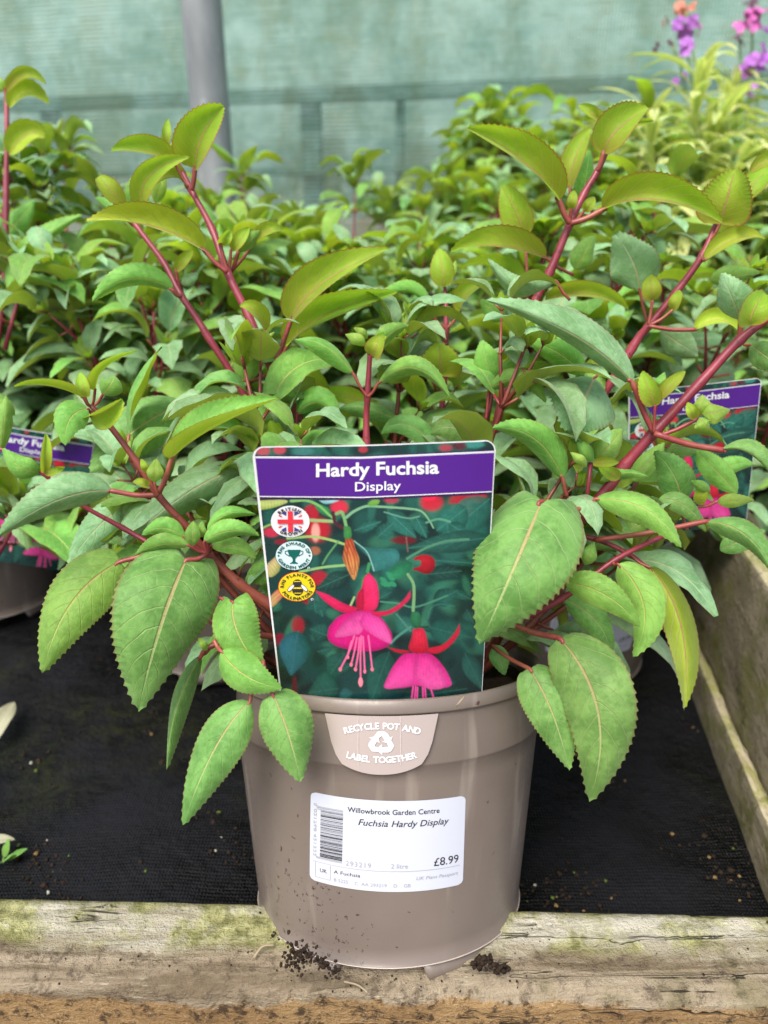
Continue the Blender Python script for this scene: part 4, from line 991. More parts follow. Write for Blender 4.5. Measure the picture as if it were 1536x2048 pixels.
# branch A: the tall pink stem left of centre
STEM([(690, 1330, .43, 13), (660, 1010, .425, 12), (622, 887, .42, 11), (545, 738, .415, 11), (496, 629, .415, 9.5), (455, 545, .415, 9), (424, 458, .42, 8), (383, 381, .425, 7), (340, 296, .43, 5)])
HL((582, 640), (781, 497), 50, 16, (.405, .385), 0, 'young', (645, 566), (545, 738), wav=.08, pr=5)
HL((575, 692), (796, 584), 42, 10, (.425, .41), 0, 'young', (655, 628), (552, 725), wav=.05)
HL((489, 762), (500, 679), 28, 30, .41, 1, 'bright', None, (540, 745))
HL((532, 662), (479, 614), 10, 22, (.41, .40), 0, 'young', (510, 622), (541, 735))
HL((408, 500), (169, 444), 3, 46, (.405, .385), 0, 'bright', (300, 452), (455, 545), wav=.10, pr=5)
HL((440, 487), (462, 462), 8, 14, .41, 0, 'young', None, (455, 545), pr=4)
HL((462, 500), (498, 455), 14, 12, .413, 0, 'young', None, (457, 545))
HL((476, 505), (522, 462), 20, 12, .417, 1, 'bright', None, (462, 545), pr=4)
HL((512, 478), (566, 464), 18, 8, .42, 0, 'young', (540, 460), (466, 540))
HL((390, 338), (448, 212), 52, 22, (.415, .405), 0, 'young', (405, 272), (383, 381), Wp=56, wav=.05, pr=5)
HL((350, 328), (221, 303), 3, 34, (.42, .405), 0, 'young', (288, 303), (378, 375))
HL((283, 417), (380, 314), 26, 20, (.405, .40), 0, 'young', (300, 350), (290, 440))
HL((250, 410), (199, 352), 18, 22, (.41, .405), 0, 'young', (215, 374), (262, 445))
HL((372, 372), (292, 386), 4, 26, (.43, .425), 0, 'young', (335, 352), (383, 381))
HL((331, 292), (336, 238), 10, 9, .43, 0, 'young', None, (345, 300))
HL((310, 405), (330, 340), 14, 14, .435, 1, 'young')
HL((340, 300), (352, 280), 6, 7, .43, 1, 'young')
# branch B behind it
STEM([(640, 1250, .45, 9), (520, 860, .44, 9), (414, 670, .43, 8), (363, 592, .43, 7.5), (328, 526, .435, 7), (273, 452, .44, 6), (262, 430, .44, 4)])
HL((345, 580), (184, 604), 14, 32, (.41, .40), 1, 'bright', (262, 558), (363, 592), wav=.09, pr=5)
HL((352, 540), (385, 500), 14, 10, .43, 0, 'young', None, (363, 590)); HL((362, 570), (396, 545), 12, 14, .435, 1, 'grey', None, (366, 590))
HL((262, 430), (290, 330), 24, 24, (.445, .44), 1, 'bright', None, (273, 452)); HL((255, 440), (190, 395), 14, 22, .45, 1, 'bright', None, (273, 452))
# branch D: lower left, reaching toward the camera
STEM([(640, 1270, .37, 15), (539, 1209, .362, 14), (480, 1168, .358, 12), (416, 1107, .352, 10), (371, 1052, .347, 9), (316, 990, .342, 8.5), (273, 923, .338, 8), (211, 841, .334, 7), (182, 812, .334, 6)], 'stem_old')
HL((225, 982), (-6, 1074), 26, 48, (.333, .315), 1, 'grey', (117, 1000), (316, 990), pr=5.5)
HL((344, 918), (561, 796), 26, -54, (.333, .325), 0, 'bright', (424, 858), (318, 985), Wp=58, pr=5.5)
HL((512, 930), (241, 1096), 42, 40, (.40, .37), 1, 'grey', (391, 976), (560, 900), wav=.03)
HL((369, 806), (180, 944), 58, 50, (.43, .41), 1, 'leaf', (270, 860), (420, 790), wav=.03)
HL((272, 998), (136, 1132), 38, 34, (.40, .38), 1, 'grey', (200, 1050), (310, 960))
HL((168, 797), (29, 774), -14, 16, (.330, .318), 0, 'young', (98, 772), (180, 812), Wp=24)
HL((190, 782), (277, 702), 16, -8, (.331, .325), 0, 'young', (212, 735), (184, 812), Wp=22)
HL((170, 795), (160, 745), 14, 13, .326, 0, 'young', None, (180, 812))
HL((205, 790), (228, 752), 22, 26, .345, 1, 'bright', (222, 768), (186, 812))
HL((176, 818), (131, 891), 32, 34, (.326, .318), 1, 'bright', (140, 838), (182, 822), ex=.66)
HL((180, 832), (245, 797), 8, 34, (.330, .322), 0, 'bright', (214, 820), (186, 818), Wp=36)
HL((309, 965), (312, 918), 17, 17, .33, 1, 'young', None, (316, 990)); HL((298, 972), (266, 962), 6, 12, .33, 0, 'young', None, (316, 990)); HL((295, 945), (282, 918), 8, 7, .335, 0, 'young', None, (312, 985))
STEM([(-20, 890, .335, 5), (40, 915, .335, 5), (88, 948, .338, 5), (150, 1002, .35, 5), (246, 1056, .36, 6), (340, 1110, .36, 6.5)])
HL((84, 944), (4, 896), 22, 26, (.338, .33), 1, 'bright', (42, 935)); HL((88, 946), (92, 866), 8, 14, .334, 0, 'young'); HL((4, 902), (12, 788), 18, 16, (.34, .335), 1, 'bright'); HL((90, 948), (130, 935), 8, 8, .334, 0, 'young')
HL((30, 830), (-25, 775), 18, 14, .34, 1, 'bright')
# node 2 and the big hanging leaves
HL((372, 1121), (277, 1420), 92, 106, (.338, .330), 1, 'leaf', (322, 1250), (416, 1107), lobe=.42, ex=.66, pr=5, dm=.322)
HL((239, 1124), (86, 1345), 66, 58, (.350, .335), 1, 'bright', (142, 1208), (330, 1090), lobe=.2, ex=.70, pr=5)
HL((369, 1075), (284, 1070), 16, 24, .34, 1, 'bright', (325, 1056), (416, 1107)); HL((384, 1092), (386, 1042), 16, 16, .335, 1, 'bright', None, (414, 1105))
HL((402, 1075), (404, 1042), 10, 10, .34, 1, 'bright'); HL((414, 1063), (513, 1029), 17, 12, .34, 1, 'bright', (455, 1028), (416, 1107)); HL((408, 1084), (519, 1071), 26, 14, .335, 1, 'bright', (460, 1062), (416, 1107))
HL((422, 1092), (512, 1116), 20, 18, .345, 1, 'bright', (470, 1092), (416, 1107)); HL((378, 1091), (270, 1112), 10, 24, .34, 1, 'bright', (320, 1090), (416, 1107))
HL((560, 1150), (490, 1164), 24, 26, .37, 1, 'bright', (520, 1148), (580, 1200)); HL((520, 1100), (545, 1200), 26, 22, .38, 1, 'bright', None, (520, 1090))
# below: short shoots by the rim
STEM([(640, 1300, .37, 7), (520, 1270, .352, 7), (423, 1292, .345, 6), (398, 1318, .345, 5)], 'stem_old')
HL((465, 1203), (529, 1343), 50, 46, (.335, .332), 1, 'bright', (478, 1272), (440, 1195), lobe=.4, ex=.66)
HL((442, 1302), (564, 1376), 44, 36, (.326, .318), 1, 'bright', (492, 1352), (428, 1280), ex=.7, pr=4)
HL((546, 1390), (600, 1562), 58, 52, (.322, .322), 1, 'leaf', (577, 1470), (525, 1320), lobe=.15, ex=.74, pr=4)
HL((500, 1402), (366, 1650), 56, 44, (.330, .325), 1, 'leaf', (428, 1500), (505, 1330), pr=4, ex=.82)
HL((402, 1312), (334, 1538), 26, 16, (.352, .352), 1, 'leaf', (352, 1420), (423, 1292))
HL((415, 1300), (395, 1275), 8, 8, .34, 1, 'young')
# centre shoot F and neighbours above the label
STEM([(745, 1250, .40, 9), (733, 890, .40, 8), (735, 794, .395, 7.5), (740, 708, .39, 6), (742, 690, .39, 4)])
HL((707, 748), (589, 680), 26, 12, (.385, .372), 1, 'bright', (650, 692), (735, 794)); HL((757, 766), (899, 795), 26, 14, (.385, .37), 1, 'bright', (828, 736), (735, 794))
HL((757, 705), (818, 650), 24, 12, .387, 1, 'bright', (780, 668), (742, 712)); HL((730, 692), (690, 668), 10, 16, .38, 1, 'young', None, (740, 708)); HL((745, 712), (760, 672), 22, 16, .376, 0, 'young', None)
HL((735, 678), (707, 655), 9, 12, .395, 1, 'young'); HL((745, 690), (775, 665), 10, 10, .385, 0, 'young')
STEM([(860, 1100, .46, 7), (888, 760, .455, 7), (892, 658, .45, 7), (891, 590, .45, 5), (888, 570, .45, 3)])
HL((889, 574), (878, 497), 26, 24, .445, 0, 'young', (884, 535)); HL((858, 624), (746, 607), -12, 26, (.445, .43), 1, 'bright', (815, 585), (892, 658)); HL((919, 626), (985, 568), 26, 6, (.445, .44), 0, 'young', (940, 582), (892, 658))
HL((900, 560), (912, 520), 8, 8, .455, 1, 'young')
HL((882, 750), (878, 684), 46, 44, (.42, .41), 0, 'young', ex=.6); HL((986, 772), (962, 680), 28, 30, (.40, .39), 1, 'bright', None, (975, 830)); HL((978, 778), (1092, 806), 26, 12, (.39, .375), 1, 'bright', (1040, 762), (972, 840)); HL((995, 745), (1055, 712), 14, 12, .395, 1, 'bright', None, (975, 830))
STEM([(940, 1200, .44, 9), (955, 900, .43, 8), (972, 840, .41, 8), (988, 770, .40, 5)], 'stem_old')
HL((593, 828), (676, 852), 34, 10, .40, 1, 'bright', (640, 806), (590, 870)); HL((640, 815), (505, 850), 22, 22, .42, 1, 'leaf', (570, 826)); HL((800, 845), (672, 818), 22, 14, .43, 1, 'leaf', (730, 815))
HL((960, 885), (860, 868), 30, 20, .41, 1, 'leaf', (905, 855)); HL((875, 900), (762, 868), 24, 24, .42, 1, 'leaf', (815, 850)); HL((590, 800), (570, 745), 22, 20, .43, 1, 'leaf')
HL((730, 800), (640, 780), 16, 20, .44, 0, 'young'); HL((655, 790), (605, 720), 18, 16, .43, 0, 'young', None, (660, 840))
# right main branch J
STEM([(900, 1260, .40, 16), (1060, 1130, .385, 15), (1186, 1012, .372, 14), (1250, 930, .366, 13.5), (1308, 865, .36, 13), (1400, 766, .355, 11), (1480, 680, .35, 11), (1560, 620, .345, 9)])
HL((1266, 768), (972, 600), 20, 46, (.35, .340), 1, 'grey', (1150, 672), (1308, 867), Wp=52, wav=.10, pr=6)
HL((1188, 756), (1132, 861), 74, 82, (.375, .355), 1, 'grey', (1168, 800), (1200, 740), ex=.6, Wp=86)
HL((1126, 958), (984, 856), 22, 36, (.365, .350), 1, 'bright', (1070, 878), (1134, 992), pr=4, ex=.7)
HL((1082, 1004), (960, 1288), 112, 92, (.322, .312), 1, 'leaf', (1030, 1130), (1180, 1020, .355), lobe=.5, ex=.66, pr=6, dm=.303, wav=.03)
HL((1190, 998), (1364, 1096), 26, 36, (.352, .338), 1, 'bright', (1290, 1018), (1182, 1022), pr=4)
HL((1442, 900), (1562, 984), 30, -10, (.345, .335), 1, 'leaf', (1505, 912), (1308, 867), Wp=36, pr=6.5)
HL((1360, 1010), (1308, 902), 36, 38, (.385, .375), 1, 'leaf', (1350, 955), (1375, 1060))
HL((1434, 1003), (1509, 1001), 16, 14, .37, 1, 'young', None, (1395, 1014)); HL((1398, 1010), (1408, 965), 14, 12, .372, 0, 'young'); HL((1420, 985), (1380, 962), 9, 14, .368, 1, 'bright')
HL((1409, 1043), (1548, 1152), 28, 22, (.365, .345), 1, 'leaf', (1490, 1070), (1190, 1080), pr=5.5); HL((1318, 998), (1412, 1062), 20, 22, .375, 1, 'leaf', (1370, 1012))
HL((1130, 1166), (1280, 1254), 36, 32, (.335, .325), 1, 'bright', (1210, 1190), None, ex=.7)
STEM([(1000, 1260, .375, 7), (1120, 1200, .362, 7), (1230, 1120, .360, 6.5), (1330, 1070, .365, 6)], 'stem'); STEM([(1080, 1060, .38, 6), (1190, 1078, .375, 6), (1260, 1110, .372, 6), (1300, 1140, .37, 4)])
HL((1236, 1128), (1265, 1314), 46, 34, (.350, .342), 1, 'bright', (1288, 1215), (1225, 1124), ex=.7)
HL((1300, 1135), (1368, 1420), 26, 36, (.365, .352), 0, 'leaf', (1362, 1250), (1262, 1110), wav=.09, ex=.85)
HL((1119, 1277), (1178, 1600), 80, 70, (.335, .325), 1, 'leaf', (1196, 1425), (1020, 1247, .36), lobe=.15, ex=.72, pr=6.5, dm=.318)
HL((1059, 1338), (1138, 1540), 50, 52, (.338, .332), 1, 'leaf', (1104, 1425), (985, 1292, .37), lobe=.15, ex=.70, pr=4.5)
HL((1130, 1200), (1225, 1310), 30, 30, (.39, .39), 1, 'leaf', (1190, 1240)); HL((1170, 1130), (1190, 1085), 18, 16, .36, 1, 'bright'); HL((990, 1290), (1010, 1350), 20, 20, .37, 1, 'leaf'); HL((1180, 1180), (1128, 1140), 12, 16, .35, 1, 'bright')
HL((1262, 962), (1330, 885), 20, 22, .40, 1, 'bright'); HL((1400, 905), (1300, 925), 20, 22, .42, 1, 'leaf', (1350, 895)); HL((1475, 985), (1390, 900), 26, 26, .42, 1, 'bright', (1425, 935)); HL((1290, 1060), (1235, 975), 22, 26, .40, 1, 'grey'); HL((1440, 1100), (1530, 1060), 22, 22, .41, 1, 'leaf')
HL((1420, 960), (1510, 930), 20, 18, .43, 1, 'bright', (1465, 930)); HL((1240, 1075), (1310, 1020), 18, 20, .395, 1, 'bright')
# little shoots along J
HL((1310, 812), (1284, 742), 22, 20, .348, 0, 'young', None, (1308, 867), ex=.7); HL((1316, 800), (1370, 742), 18, 10, .35, 0, 'young', None, (1310, 820)); HL((1322, 780), (1330, 745), 18, 12, .356, 1, 'bright')
HL((1393, 838), (1374, 805), 12, 12, .348, 0, 'young', None, (1315, 872), pr=4.5); HL((1400, 830), (1405, 788), 16, 22, .352, 1, 'young'); HL((1405, 828), (1460, 820), 20, 24, .345, 1, 'young'); HL((1400, 835), (1418, 862), 16, 20, .342, 1, 'young')
STEM([(1172, 1010, .365, 5), (1182, 925, .36, 4.5)]); HL((1192, 922), (1248, 858), 30, 26, .362, 1, 'bright', None); HL((1186, 922), (1149, 878), 12, 16, .357, 1, 'bright'); HL((1186, 926), (1238, 924), 12, 10, .352, 0, 'young'); HL((1172, 935), (1140, 905), 8, 14, .352, 1, 'young')
HL((1200, 962), (1298, 953), 12, 14, .366, 1, 'bright', (1250, 945)); HL((1240, 955), (1198, 935), 14, 14, .36, 0, 'young')
HL((1482, 640), (1442, 546), 30, 40, (.355, .345), 1, 'grey', (1466, 600), (1480, 680), pr=6); HL((1500, 650), (1530, 585), 24, 36, .338, 0, 'young', (1508, 618)); HL((1500, 690), (1570, 740), 30, 28, (.36, .35), 1, 'leaf', None, (1482, 682))
# branch K: upper right, red stem with tall young leaves
STEM([(950, 1250, .44, 12), (985, 900, .435, 11), (1030, 700, .43, 11), (1062, 620, .425, 10.5), (1100, 543, .42, 10), (1140, 447, .415, 9), (1168, 388, .415, 8.5), (1195, 342, .415, 7.5), (1216, 298, .415, 5.5)])
HL((1118, 402), (933, 256), 3, 52, (.405, .39), 0, 'young', (1040, 318), (1140, 447), wav=.06, pr=6, Wp=56)
HL((1205, 420), (1446, 448), 52, 3, (.405, .385), 0, 'young', (1318, 400), (1140, 447), wav=.05, pr=6, Wp=56)
HL((1140, 378), (1182, 256), 28, 16, .42, 0, 'young', (1152, 312), (1140, 445)); HL((1207, 306), (1298, 216), 44, 26, (.41, .405), 0, 'young', (1238, 256), (1195, 342), Wp=46, pr=5)
HL((1200, 236), (1157, 210), 8, 14, .425, 0, 'young'); HL((1262, 248), (1307, 241), 7, 6, .42, 0, 'young'); HL((1165, 400), (1180, 300), 22, 16, .43, 1, 'bright')
HL((1142, 418), (1148, 380), 11, 11, .41, 0, 'young', None, (1141, 445)); HL((1168, 422), (1190, 394), 12, 12, .408, 0, 'young', None, (1145, 445)); HL((1050, 470), (1005, 370), 34, 30, (.46, .455), 0, 'young', (1030, 420), (1055, 560))
HL((1092, 516), (900, 506), 3, 42, (.43, .42), 0, 'young', (990, 492), (1147, 550), wav=.08); HL((1112, 562), (976, 517), 18, 26, (.405, .39), 1, 'grey', (1040, 578), (1140, 600), wav=.12)
HL((1090, 600), (1258, 620), 26, 6, (.43, .42), 0, 'young', (1180, 588), None, wav=.12); HL((1168, 752), (1056, 684), 26, 30, (.41, .40), 1, 'bright', (1115, 705)); HL((1200, 720), (1165, 745), 14, 14, .40, 0, 'young'); HL((1150, 540), (1190, 470), 26, 22, .45, 1, 'bright'); HL((1010, 640), (960, 600), 20, 20, .45, 1, 'bright')
# branch M: far right
STEM([(1080, 1150, .45, 10), (1180, 850, .44, 10), (1265, 695, .43, 10), (1297, 652, .425, 9), (1352, 585, .42, 8.5), (1404, 512, .415, 8), (1431, 449, .415, 6)])
HL((1441, 446), (1470, 338), 56, 50, (.41, .40), 0, 'young', (1456, 392), (1420, 480), ex=.62, Wp=58); HL((1279, 580), (1229, 466), 50, 50, (.425, .42), 1, 'grey', (1266, 525), (1297, 652), wav=.10); HL((1390, 659), (1482, 672), 26, 6, .41, 0, 'bright', (1440, 640), (1297, 652), pr=4)
HL((1305, 602), (1300, 549), 20, 20, .415, 0, 'young', None, (1297, 650)); HL((1345, 620), (1360, 580), 14, 10, .412, 0, 'young', None, (1300, 650)); HL((1320, 662), (1396, 710), 34, 30, .435, 1, 'grey', None, None); HL((1410, 520), (1530, 478), 26, 8, .41, 0, 'bright', (1470, 478), (1404, 512)); HL((1480, 400), (1540, 330), 26, 22, .42, 0, 'young')
HL((1500, 345), (1600, 335), 20, 8, .40, 0, 'young', (1550, 318)); HL((1460, 470), (1420, 400), 16, 22, .43, 0, 'young'); HL((1420, 560), (1520, 545), 24, 18, .44, 1, 'bright')
def flush(limit=96):
    own = sorted([q for q in LQ if q[3] is hero], key=lambda q: -q[0]); rest = {}
    for k, (sz, mb, mat, par) in enumerate(own + [q for q in LQ if q[3] is not hero]):
        if k < limit or par is not hero: mb.build('leaf', [M[mat], M['petiole']], par)
        else:
            for i_, m_ in enumerate(SMALL):
                if m_ == mat: sm_ = i_
            rest.setdefault('x', MB()); r_ = rest['x']
            r_.add(mb.v, mb.f, mb.uv); n_ = len(mb.f); r_.mi[-n_:] = [sm_ if q == 0 else 4 for q in mb.mi]
    if rest: tag(rest['x'].build('small_leaves', [M[k] for k in SMALL] + [M['petiole']], hero), kind='stuff')
SMALL = ['leaf', 'bright', 'young', 'grey']
flush()

# ------------------------------------------------------------------ procedural fuchsias of the rows behind
LM = ['leaf', 'bright', 'young', 'grey']; LMATS = [M[k] for k in LM]
def pshoot(fb, stb, p0, dirv, length, rng, size=1.0, nodes=None, r0=0.0028, tip=True, hi=1, depth=0):
    n = nodes or max(3, int(length / 0.037)); d = Vector(dirv).normalized(); p = Vector(p0); pts = [p.copy()]
    az_ = rng.random() * math.pi; L = length / n; nodesp = []
    for i in range(n):
        d = (d + Vector((rng.uniform(-.12, .12), rng.uniform(-.12, .12), 0.10 + rng.uniform(-.05, .05)))).normalized()
        p = p + d * L * (1.1 - 0.35 * i / n); pts.append(p.copy()); nodesp.append((p.copy(), d.copy(), i))
    rr = [r0 * (1 - 0.7 * i / n) for i in range(n + 1)]
    tube(stb, pts, rr, 5)
    for q, dd_, i in nodesp:
        az_ += math.pi / 2 + rng.uniform(-.3, .3); f = i / n
        a = dd_.orthogonal().normalized(); bq = dd_.cross(a)
        for k in (0, 1):
            an = az_ + math.pi * k + rng.uniform(-.25, .25); o = a * math.cos(an) + bq * math.sin(an)
            age = 1 - f
            ln = (0.031 + 0.024 * min(1, age * 1.9)) * size * rng.uniform(.7, 1.25)
            if f < 0.12 and depth == 0: ln *= 0.8
            el_ = (0.30 + 0.95 * f) * rng.uniform(.6, 1.4)
            od = (o + dd_ * el_).normalized(); pet = q + od * ln * 0.22
            tipv = (od * 0.6 + Vector((0, 0, -0.42 * age - rng.uniform(.1, .6))) + o * 0.45)
            m_ = pet + od * ln * 0.5; tt = m_ + tipv.normalized() * ln * 0.52
            S0 = (tt - pet).normalized().cross(Vector((rng.uniform(-.3, .3), rng.uniform(-.3, .3), 1)) - o * 0.3)
            if S0.length < 0.1: S0 = (tt - pet).cross(Vector((1, 0, 0)))
            S0.normalize()
            mi = 2 if f > 0.80 else (rng.choice((1, 3, 3)) if f > 0.45 or rng.random() < .2 else (3 if rng.random() < .75 else 0))
            v = rng.uniform(-48, -12) if rng.random() < .35 + .5 * f else rng.uniform(-8, 28)
            leaf(fb, pet, m_, tt, ln * rng.uniform(.22, .30), S0, v, v + rng.uniform(-14, 14), True, nu=12 if hi else 8, nv=2, teeth=0.05, wav=rng.uniform(.02, .10), expo=rng.uniform(.66, .8), mi=mi, seed=rng.random(), twist=rng.uniform(-.6, .6))
            tube(stb, [q, pet], [0.0011 * size, 0.0009 * size], 4, 1)
            if depth == 0 and 0.1 < f < 0.75 and rng.random() < 0.55:
                pshoot(fb, stb, q, (od + dd_ * 1.2), length * rng.uniform(.14, .26), rng, size * 0.62, rng.choice((2, 3)), r0 * 0.5, True, hi, 1)
    if tip:
        for k in range(6):
            an = k * 1.05 + rng.random(); a = d.orthogonal().normalized(); o = a * math.cos(an) + d.cross(a) * math.sin(an)
            ln = (0.024 - 0.0025 * k) * size; od = (d * (0.9 + 0.3 * k) + o).normalized(); tt = p + od * ln
            leaf(fb, p, p + od * ln * .5 + o * ln * .08, tt, ln * .26, od.cross(-o).normalized() if od.cross(o).length > .05 else a, -18, -18, True, nu=8, nv=2, teeth=.04, mi=2, seed=rng.random())
def proto(seed, height, spread, nsh, hi=1, size=1.0, floor=PH - 0.012):
    rng = random.Random(seed); fb, stb = MB(), MB()
    for i in range(nsh):
        a = 2 * math.pi * (i + rng.uniform(-.3, .3)) / nsh; lean = rng.uniform(.25, 1.0) * spread if i else 0.1
        o = Vector((math.cos(a), math.sin(a), 0)); st = o * 0.018 + Vector((0, 0, floor - 0.003))
        pshoot(fb, stb, st, Vector((o.x * lean, o.y * lean, 1)), height * rng.uniform(.62, 1.12) * (1 if i else 1.05), rng, size, None, 0.0034, True, hi)
    for i in range(5):      # low leafy shoots over the rim
        a = 2 * math.pi * (i + rng.random() * .6) / 5; o = Vector((math.cos(a), math.sin(a), 0))
        pshoot(fb, stb, o * 0.02 + Vector((0, 0, floor - 0.002)), Vector((o.x * 1.6, o.y * 1.6, 0.5)), 0.13 * rng.uniform(.8, 1.2), rng, size, 4, 0.0022, True, hi)
    return fb.mesh('foliage', LMATS), stb.mesh('stems', [M['stem'], M['petiole']])
PROTO = [proto(11, .265, .55, 9, size=1.32), proto(23, .29, .5, 9, size=1.35), proto(37, .25, .65, 9, size=1.25), proto(51, .28, .45, 9, size=1.38)]
# inner leaves of the front plant, behind the traced branches
fb, stb = MB(), MB(); rg = random.Random(77)
for (x, y, dpt, dx, dz, dy, ln) in ((-.02, 0, 0, -.35, 1, .35, .19), (.02, 0, 0, .3, 1, .4, .20), (0, .02, 0, -.05, 1, .5, .20), (-.04, 0, 0, -.9, .8, .4, .17), (.05, 0, 0, .9, .75, .45, .17), (-.05, 0, 0, -1.1, .3, .45, .12), (.04, 0, 0, 1.1, .3, .45, .12), (0, .03, 0, .1, .7, .8, .18), (0, 0, 0, -.55, 1, .1, .15), (.02, 0, 0, .6, 1, .12, .15), (-.03, 0, 0, -.8, .5, .45, .15), (.04, 0, 0, .8, .45, .5, .15), (.05, 0, 0, .75, .9, .6, .17)):
    pshoot(fb, stb, soilc + Vector((x, y, 0)), Vector((dx, dy, dz)), ln, rg, 1.0, None, .0028)
fb.build('inner_foliage', LMATS, hero); stb.build('inner_stems', [M['stem_old'], M['petiole']], hero)

def put_plant(x, y, k, rot, sc, label, group, z=0.0, parts=None):
    r = empty('fuchsia_plant', (x, y, z), (0, 0, rot)); r.scale = (sc, sc, sc); tag(r, label, 'potted plant', group)
    for nm, me in zip(('foliage', 'stems'), PROTO[k]):
        o = bpy.data.objects.new(nm, me); COL.objects.link(o); o.parent = r
    return r
rg = random.Random(9)
def pm(x, y, rz, z=0.0): return Matrix.Translation((x, y, z)) @ Matrix.Rotation(rz, 4, 'Z')
# second row
put_plant(-.160, .625, 0, 0.3, .94, 'fuchsia just behind the left side of the front pot, in its own taupe pot', 'fuchsias in the crowd')
put_plant(.165, .600, 1, 2.0, .90, 'fuchsia just behind the right side of the front pot, above the stickered pot', 'fuchsias in the crowd')
lp = empty('fuchsia_plant', (-.425, .715, 0)); tag(lp, 'fuchsia at the left edge whose tall straight red stem rises above the others', 'potted plant', 'fuchsias in the crowd')
for nm, me in zip(('foliage', 'stems'), PROTO[2]):
    o = bpy.data.objects.new(nm, me); COL.objects.link(o); o.parent = lp; o.rotation_euler = (0, 0, 1.0)
mb = MB(); tube(mb, spline([P(-60, 900, .64), P(2, 640, .61), P(13, 319, .60), P(13, 178, .60)], 6), [.0026] * 12 + [.0020] * 7, 8); mb.build('tall_stem', M['stem'], lp)
for x, y, x2, y2, d in ((-20, 560, 30, 330, .66), (60, 600, 110, 330, .68), (10, 700, 60, 520, .58), (-10, 1120, 60, 1010, .52)):
    fb, stb = MB(), MB(); a_, b_ = P(x, y, d), P(x2, y2, d); pshoot(fb, stb, a_, b_ - a_, (b_ - a_).length, random.Random(x), 1.1, 4, .0022)
    fb.build('shoot_foliage', LMATS, lp); stb.build('shoot_stem', [M['stem'], M['petiole']], lp)
LQ.clear()
for a in (((18, 310), (90, 276), 30, 16, .6, 0, 'bright', (55, 268)), ((5, 320), (-60, 300), 20, 20, .6, 1, 'bright'), ((18, 216), (98, 208), 26, 8, .6, 0, 'bright', (58, 184)), ((14, 183), (92, 168), 16, 8, .59, 0, 'young', (52, 148)), ((12, 180), (-30, 150), 14, 14, .6, 1, 'young'), ((14, 178), (22, 146), 8, 8, .6, 0, 'young'),
          ((22, 590), (165, 430), 30, 14, .56, 1, 'bright', (70, 500)), ((5, 480), (70, 400), 20, 22, .62, 1, 'bright'), ((10, 470), (-40, 420), 20, 20, .62, 1, 'leaf')): HL(*a, parent=lp)
flush()
put_plant(.0, .76, 3, 4.0, .86, 'fuchsia in the gap between the two second row plants', 'fuchsias in the crowd')
pb1 = make_pot('plant_pot', pm(.165, .600, R(-14)), 'taupe pot with a half hidden barcode sticker, behind the right of the front pot', 'taupe pots of the fuchsias')
pb2 = make_pot('plant_pot', pm(-.160, .625, 0.7), 'shaded taupe pot behind the left of the front pot, mostly under leaves', 'taupe pots of the fuchsias')
pb3 = make_pot('plant_pot', pm(-.425, .715, 1.9), 'dark shaded pot at the far left edge of the bed', 'taupe pots of the fuchsias')
st2 = sticker.copy(); COL.objects.link(st2); st2.parent = pb1; st2.rotation_euler = (0, 0, R(20)); st2['label'] = 'white barcode sticker half covered by leaves'
for ch in list(sticker.children): c = ch.copy(); COL.objects.link(c); c.parent = st2; 
cells = []
for j, y in enumerate((.80, .98, 1.16, 1.34, 1.54, 1.74, 1.94)):
    n = int((0.62 * y + .25) / .2) + 1
    for i in range(-n, n + 1):
        x = i * .205 + (.1 if j % 2 else 0) + rg.uniform(-.02, .02) + .03
        if abs(x) > 0.62 * y + 0.15: continue
        if j == 0 and abs(x) < .12: continue
        bx = s0.x + (y - s0.y) * (sdv.x / sdv.y)
        if abs(x - bx - .02) < .06: x += .09 if x > bx else -.06
        cells.append((x, y + rg.uniform(-.02, .02), j))
seen = {}
cells.sort(key=lambda q: (q[2], q[0]))
for x, y, j in cells:
    bx = s0.x + (y - s0.y) * (sdv.x / sdv.y)
    side = 'right' if x > bx else 'left'
    px, py = proj(Vector((x, y, .33)))
    where = [w_ for lim, w_ in ((120, 'at the left edge of the picture'), (350, 'left of the grey pole'), (480, 'in front of the grey pole'), (590, 'just right of the grey pole'), (700, 'in front of the green post'), (850, 'right of the green post'),
             (1000, 'left of the tall right stem'), (1150, 'behind the tall right stem'), (1300, 'left of the wallflower'), (5000, 'below the wallflower')) if px < lim][0]
    row = ('third row', 'fourth row', 'fifth row', 'sixth row', 'seventh row', 'eighth row', 'last row')[j]
    key = (row, where); seen[key] = seen.get(key, 0) + 1
    lab = ('', 'second ', 'third ', 'fourth ')[seen[key] - 1] + '%s fuchsia, %s, %s' % ('leafy green' if j < 2 else ('slightly blurred' if j < 4 else 'very blurred'), row, where)
    grp = 'fuchsias in the crowd'
    # taller stock stands towards the back right
    tall = min(1, max(0, (x / y - .0) / .10)) if j >= 2 else 0
    low = (.82 if x / y > -.2 else .93) if j < 2 else (.72 if x / y > -.25 else .86, .68 if x / y > -.25 else .80, .66, .64, .62)[j - 2]
    sc = (low + rg.uniform(-.04, .04)) * (1 + tall * (.50, .84, .98, 1.05, 1.10)[j - 2] if j >= 2 else 1)
    put_plant(x, y, rg.randrange(4), rg.random() * 6.28, sc, lab, grp)

